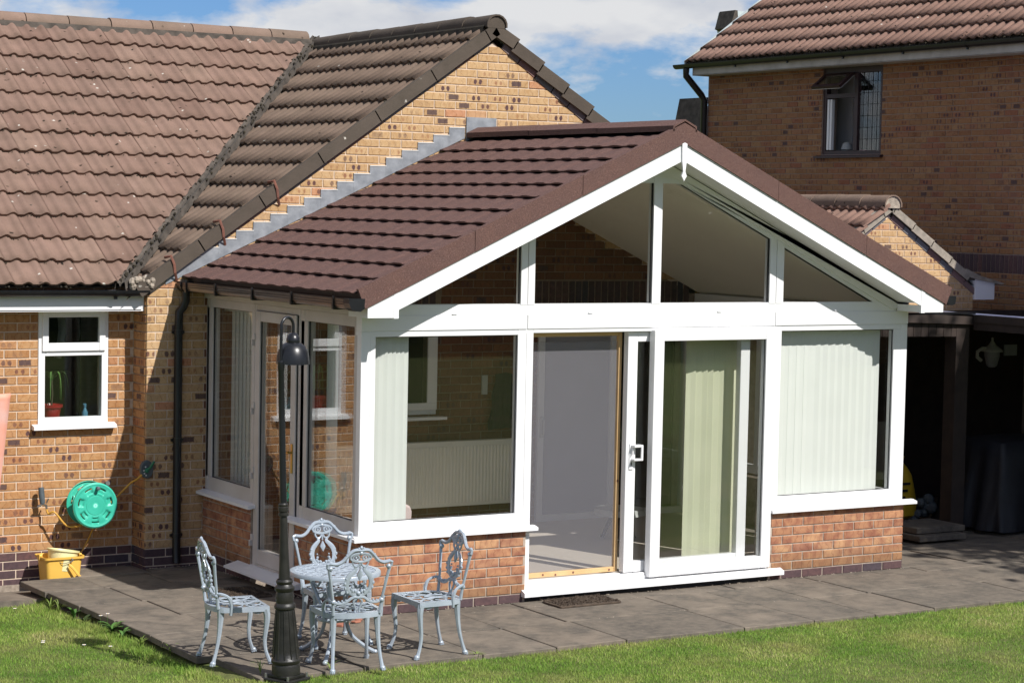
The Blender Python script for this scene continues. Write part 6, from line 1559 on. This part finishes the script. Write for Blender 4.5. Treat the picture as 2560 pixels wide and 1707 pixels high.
def mats():
    def mat(name, c, hx, hy, rz, lab, round_far=False):
        root = tag(empty(name, (c[0], c[1], c[2]), rz), lab, 'door mat', 'door mats')
        P = []
        for cx_, cy_, a0, rad in ((hx, hy, 0, .10 if round_far else .03), (-hx, hy, 90, .10 if round_far else .03), (-hx, -hy, 180, .02), (hx, -hy, 270, .02)):
            sx_, sy_ = (1 if cx_ > 0 else -1), (1 if cy_ > 0 else -1)
            for k in range(6): a = R(a0+90*k/5); P.append((cx_-sx_*rad+rad*math.cos(a), cy_-sy_*rad+rad*math.sin(a)))
        mw = Matrix.Translation(c) @ Matrix.Rotation(rz, 4, 'Z')
        mb = MB(); mb.prism(P, .0, .016, 'z'); mb.build('base', 'mat_brown', root, mw=mw, bevel=.004)
        mb = MB(); r2 = random.Random(5)
        for i in range(2600):
            x, y = r2.uniform(-hx*.97, hx*.97), r2.uniform(-hy*.95, hy*.95)
            row = math.sin((math.hypot(x, y-.1)*95)); h = .006+.010*max(0, row); s_ = .004; a = r2.uniform(0, 3.1); dx, dy = s_*math.cos(a), s_*math.sin(a); lx, ly = r2.uniform(-.006, .006), r2.uniform(-.006, .006)
            mb.add([(x-dx, y-dy, .015), (x+dx, y+dy, .015), (x+lx, y+ly, .015+h)], [(0, 1, 2)])
        o = mb.build('bristles', 'mat_brown', root, mw=mw); o['kind'] = 'stuff'
    mat('door_mat', Vector((1.86, -.22, .003)), .29, .165, R(1), 'brown coir mat with a rounded far side before the sliding door', True)
    mat('door_mat', Vector((-.335, 1.36, -.024)), .215, .16, R(90), 'flat brown mat in the shade beside the side door')
    # broken brick chips by the wall
    mb = MB(); r2 = random.Random(9)
    for i, (x, y, s_) in enumerate(((-.27, -.28, .05), (-.12, -.20, .035), (-.06, -.13, .03), (.02, -.10, .02), (2.12, -.045, .018), (2.25, -.03, .015))):
        me = MB(); P = [(s_*r2.uniform(.7, 1.1)*math.cos(a)*1.3, s_*r2.uniform(.7, 1.1)*math.sin(a)) for a in [0, 1, 2.1, 3, 4.2, 5.2]]
        me.prism([(x+p[0], y+p[1]) for p in P], .004, .004+s_*.35, 'z')
        tag(me.build('brick_chip', 'brick_chip' if i < 4 else 'cement_pale', bevel=.003),
            ['largest flat piece of broken orange brick beside the table', 'second piece of broken brick between the table and the wall', 'small brick piece close to the low wall', 'tiny brick crumb at the foot of the low wall', 'pale crumb on the paving just right of the coir mat', 'smallest pale crumb under the sliding door sill'][i], 'rubble', 'bits of rubble on the paving')
    # salmon coloured object at the left edge
    bm = bmesh.new(); bmesh.ops.create_grid(bm, x_segments=12, y_segments=18, size=1)
    for v in bm.verts:
        u, h = (v.co.x+1)/2, (v.co.y+1)/2        # u 0 left..1 right edge, h 0 bottom..1 top
        x = -2.35+(.53+.085*h**1.2)*u - .02*(1-h); z = .42+1.09*h-.03*(1-u)*h+ (.0 if h < .97 else -.015*u)
        y = 3.0+.05*math.sin(u*9+h*2)*(1-.5*h)-.07*math.sin(math.pi*u)
        v.co = Vector((x, y, z))
    me = bpy.data.meshes.new('fabric_cover'); bm.to_mesh(me); bm.free(); me.materials.append(M['salmon']); me.polygons.foreach_set('use_smooth', [True]*len(me.polygons))
    o = mesh_obj('fabric_cover', me); q = o.modifiers.new('thick', 'SOLIDIFY'); q.thickness = .02; tag(o, 'faded salmon pink sheet like object at the far left edge before the wall', 'cover')
mats()

# ================================================================== GRASS AND SMALL PLANTS
def in_lawn(x, y):
    if x > -1.60 and y > -1.60+.10*(x < -1.2)+.022*math.sin(x*9)*math.sin(x*4.1+1): return False
    if x > -1.70 and y > -1.42: return False
    if y > 2.36+.06*math.sin(x*3) or (x < -1.62 and y > 2.36): return False
    return True
def grass():
    N = 190000; r = np.random.default_rng(5)
    # density follows how large the ground shows; three patches
    P = []
    for (x0, x1, y0, y1, n) in ((-3.6, -1.2, -2.6, 2.45, 90000), (-1.6, 7.4, -2.7, -1.5, 100000), (-3.6, 1.6, -3.2, -2.6, 14000), (.6, 7.4, -4.4, -2.7, 55000), (-1.85, -1.62, -1.5, 2.3, 3500)):
        P.append(np.column_stack([r.uniform(x0, x1, n), r.uniform(y0, y1, n)]))
    P = np.vstack(P); keep = np.array([in_lawn(x, y) for x, y in P]); P = P[keep]
    n = len(P)
    Z = np.array([lz(x, y) for x, y in P])
    patch = np.array([noise.noise(Vector((x*1.7, y*1.7, 3.3))) for x, y in P]); p2 = np.array([noise.noise(Vector((x*7, y*7, 1.3))) for x, y in P])
    h = r.uniform(.010, .024, n)*(1+.35*p2); 
    edge = (P[:, 1] > -1.66) & (P[:, 0] > -1.4); h = np.where(edge, h*1.25, h)
    side = (P[:, 0] > -1.86) & (P[:, 1] > -1.4); h = np.where(side, h*1.9*(r.random(n)**.5+.3), h)
    a = r.uniform(0, 2*np.pi, n); w_ = r.uniform(.0016, .0034, n); lean = r.uniform(.15, .95, n)*h; la = r.uniform(0, 2*np.pi, n)
    V = np.zeros((n, 3, 3)); dx, dy = np.cos(a)*w_, np.sin(a)*w_
    V[:, 0] = np.column_stack([P[:, 0]-dx, P[:, 1]-dy, Z-.002]); V[:, 1] = np.column_stack([P[:, 0]+dx, P[:, 1]+dy, Z-.002]); V[:, 2] = np.column_stack([P[:, 0]+lean*np.cos(la), P[:, 1]+lean*np.sin(la), Z+h])
    me = bpy.data.meshes.new('grass'); me.vertices.add(3*n); me.vertices.foreach_set('co', V.ravel().astype('f'))
    me.loops.add(3*n); me.loops.foreach_set('vertex_index', np.arange(3*n, dtype='i')); me.polygons.add(n); me.polygons.foreach_set('loop_start', np.arange(0, 3*n, 3, dtype='i'))
    me.update(); me.validate()
    c = me.color_attributes.new('rnd', 'FLOAT_COLOR', 'CORNER'); col = np.ones((3*n, 4), 'f'); v = np.clip(.42+.55*patch+.25*p2+r.normal(0, .19, n), 0, 1); col[:, 0] = np.repeat(v, 3); c.data.foreach_set('color', col.ravel())
    me.materials.append(M['grass']); tag(mesh_obj('grass', me), 'short green lawn grass with straw coloured patches', 'grass', kind='stuff')
grass()
def weeds():
    def tuft(c, n, h, spread, lab, cat, mat='leaf_green', name='weed', wd=.012, group=None):
        mb = MB()
        for k in range(n):
            a = random.uniform(0, 6.28); L_ = h*random.uniform(.6, 1.1); d = Vector((math.cos(a), math.sin(a), 0)); s_ = Vector((-d.y, d.x, 0)); vs = []
            for i in range(6):
                q = i/5; P = Vector(c)+d*spread*q*q*1.2+Vector((0, 0, L_*math.sin(q*1.7))); w2 = wd*math.sin(math.pi*min(.97, q*.9+.08))+.0006; vs += [P-s_*w2, P+s_*w2]
            mb.add(vs, [(2*i, 2*i+1, 2*i+3, 2*i+2) for i in range(5)])
        tag(mb.build(name, mat), lab, cat, group)
    g = 'weeds along the edge of the paving'
    tuft((-1.735, 1.42, -.125), 5, .10, .05, 'broad leaved weed with two upright leaves near the raised paving edge', 'weed', wd=.016, group=g)
    tuft((-1.73, .60, -.085), 9, .085, .09, 'bushy leafy weed halfway along the raised paving edge', 'weed', wd=.018, group=g)
    tuft((-1.72, .40, -.08), 4, .07, .05, 'small leafy weed just nearer than the bushy one by the paving edge', 'weed', wd=.014, group=g)
    tuft((-1.73, 1.20, -.11), 6, .05, .07, 'low dark weed lying under the raised paving edge', 'weed', 'leaf_dark', wd=.014, group=g)
    for i, (x, y, n, h, lab) in enumerate(((-1.74, 1.95, 22, .10, 'tuft of long grass at the far end of the paving edge'), (-1.75, 1.72, 14, .13, 'thin tall grass tuft by the far part of the paving edge'), (-1.72, .05, 20, .08, 'tuft of long grass where the paving edge meets the lawn'), (-1.66, -.35, 16, .09, 'dry grass tuft at the near end of the raised edge'),
                                           (-1.02, -1.60, 12, .11, 'grass tuft growing in a paving joint under the front chair'), (-1.5, -1.52, 12, .09, 'grass tuft left of the lamp post base'), (.12, -1.58, 26, .05, 'grass tuft creeping over the paving corner right of the chairs'))):
        tuft((x, y, max(lz(x, y), -.16) if x < -1.65 or y < -1.55 else 0), n, h, .06, lab, 'grass tuft', 'grass_tuft', 'grass_tuft', .0022, 'long grass tufts')
    # dry stalk against the side wall
    mb = MB(); mb.tube([(-.03, 2.42, -.05), (-.035, 2.41, .16), (-.025, 2.42, .33), (-.03, 2.41, .44)], [.004, .0035, .003, .0015], 5); tag(mb.build('dry_stalk', 'cement_pale'), 'thin dry stalk standing against the side wall left of the door', 'stalk')
    def daisy(c, h, lab):
        t_ = tag(empty('daisy', c), lab, 'flower', 'daisies in the lawn'); c = Vector(c); mb = MB(); top = c+Vector((.005, 0, h)); mb.tube([c, top], .0012, 4); mb.build('stem', 'leaf_green', t_)
        mb = MB()
        for k in range(12):
            a = 2*math.pi*k/12; d = Vector((math.cos(a), math.sin(a), 0)); s_ = Vector((-d.y, d.x, 0)); mb.add([top+d*.003-s_*.002, top+d*.013-s_*.0035+Vector((0, 0, .001)), top+d*.015, top+d*.013+s_*.0035+Vector((0, 0, .001)), top+d*.003+s_*.002], [(0, 1, 2, 3, 4)])
        mb.build('petals', 'petal', t_); mb = MB(); mb.ball(top+Vector((0, 0, .001)), .004, 6, 4, .6); mb.build('flower_centre', 'tub_yellow', t_)
    for c, h, lab in (((-1.735, .70, -.085), .13, 'tall daisy above the paving edge, the farther of the pair'), ((-1.745, .82, -.09), .10, 'daisy on a long stem by the paving edge, the left one of the pair'), ((-2.0, 2.05, -.155), .03, 'daisy at the far left edge of the lawn'),
                      ((-1.93, .12, -.10), .025, 'daisy in the lawn below the lamp shadow, rightmost'), ((-2.08, .25, -.10), .025, 'daisy in the lawn below the lamp shadow, second from right'), ((-2.28, .55, -.11), .025, 'daisy in the lawn at left, the farther of two close ones'), ((-2.30, .50, -.11), .025, 'daisy in the lawn at left, the nearer of two close ones')):
        daisy(c, h, lab)
    # moss and grit stuff along wall feet
    mb = MB()
    for i in range(260):
        k = random.random()
        if k < .5: x, y = random.uniform(.0, 5.4), -.012+random.uniform(-.02, .01)
        elif k < .8: x, y = -.012, random.uniform(0, 2.9)
        else: x, y = random.uniform(-.5, -.02), 2.985
        mb.ball((x, y, pz(y)+.002), random.uniform(.003, .008), 5, 3, .6)
    tag(mb.build('grit', 'cement_pale'), 'crumbs of mortar and grit along the foot of the walls', 'grit', kind='stuff')
simple('grass_tuft', (.22, .30, .06), (.13, .20, .03), 20, .6)
weeds()

# ================================================================== TREES AND HEDGE OUT OF FRAME
def make_tree(name, H, rx, rz_, nleaf, seed, leaf=.11):
    r = random.Random(seed); t_ = empty(name); mb = MB()
    mb.tube(spline([(0, 0, 0), (.08, .04, H*.25), (-.05, .1, H*.5), (.05, 0, H*.78)], 3), [.17-.014*i for i in range(10)], 9)
    cz = H-rz_
    tips = []
    for k in range(16):
        a = r.uniform(0, 6.28); z0 = H*r.uniform(.3, .7); d = r.uniform(.5, .95); z1 = min(H*.97, z0+r.uniform(.4, 1.6)); p = (rx*d*math.cos(a), rx*d*math.sin(a), z1)
        mb.tube(spline([(0, 0, z0), (p[0]*.4, p[1]*.4, z0+(z1-z0)*.6), p], 3), [.06, .05, .045, .035, .028, .02, .012], 6); tips.append(Vector(p))
    mb.build('trunk', 'bark', t_, smooth='auto')
    vs = []; fs = []
    clumps = [Vector((rx*.8*math.cos(a)*q, rx*.8*math.sin(a)*q, cz+rz_*.85*zz)) for a, q, zz in [(r.uniform(0, 6.28), r.random()**.5, r.uniform(-1, 1)) for _ in range(60)]]+tips
    for i in range(nleaf):
        c = r.choice(clumps); q = Vector((r.gauss(0, 1), r.gauss(0, 1), r.gauss(0, .8)))*.36; p = c+q; n = Vector((r.gauss(0, 1), r.gauss(0, 1), r.gauss(0, 1)+.6)).normalized(); u = n.orthogonal().normalized()*leaf*r.uniform(.6, 1.2); v = n.cross(u).normalized()*u.length*.6
        k = len(vs); vs += [p-u, p-v, p+u, p+v]; fs.append((k, k+1, k+2, k+3))
    me = bpy.data.meshes.new('crown'); me.from_pydata([tuple(v) for v in vs], [], fs); me.materials.append(M['leaf_dark']); o = mesh_obj('crown', me, t_); return t_
tr = make_tree('garden_tree', 10.2, 2.3, 2.6, 9000, 4)
tr.location = (10.35, -6.0, -.05); tag(tr, 'broad leafy garden tree shading the right end of the paving', 'tree', 'garden trees')
for i, (x, y, s_, a) in enumerate(((2, -33, .8, 1), (7, -35, .95, 2), (12, -33, .8, 3), (16.5, -34, .9, 4), (-3, -35, .85, 5), (21, -30, .9, .4), (26, -26, .85, 2.2))):  # unseen trees added to darken what the front glass reflects
    o = copy_thing(tr); o.location = (x, y, -.1); o.rotation_euler = (0, 0, a); o.scale = (s_*1.25, s_*1.25, s_*.8); tag(o, ['third','fourth','second','first','sixth','fifth','seventh'][0] and 'added unseen tree '+['set behind the left half of','just left of the middle behind','right of the middle behind','behind the right half of','behind the leftmost stretch of','near the right end behind','beyond the far right end of'][i]+' the added hedge', 'tree', 'unseen trees added to darken the glass')
def hedge():  # added out of view so the panes mirror dark green, not bright sky
    r = np.random.default_rng(3); t_ = tag(empty('hedge', (10, -29, 0)), 'unseen dark green hedge added for the glass to reflect', 'hedge')
    mb = MB(); mb.box((-12, -29.6, -.1), (34, -28.6, 4.2)); mb.build('core', 'leaf_dark', t_)
    n = 16000; x = r.uniform(-12, 34, n); y = r.uniform(-29.9, -28.3, n); z = r.uniform(0, 4.5, n); s_ = r.uniform(.05, .12, n); V = np.zeros((n, 4, 3)); A = r.normal(0, 1, (n, 3)); A /= np.linalg.norm(A, axis=1)[:, None]; Bv = np.cross(A, r.normal(0, 1, (n, 3))); Bv /= np.linalg.norm(Bv, axis=1)[:, None]
    c = np.column_stack([x, y, z]); V[:, 0] = c-A*s_[:, None]; V[:, 1] = c-Bv*s_[:, None]*.6; V[:, 2] = c+A*s_[:, None]; V[:, 3] = c+Bv*s_[:, None]*.6
    me = bpy.data.meshes.new('leaves'); me.vertices.add(4*n); me.vertices.foreach_set('co', V.ravel().astype('f')); me.loops.add(4*n); me.loops.foreach_set('vertex_index', np.arange(4*n, dtype='i')); me.polygons.add(n); me.polygons.foreach_set('loop_start', np.arange(0, 4*n, 4, dtype='i')); me.update(); me.validate()
    me.materials.append(M['leaf_dark']); o = mesh_obj('leaves', me, t_); o['kind'] = 'stuff'
hedge()
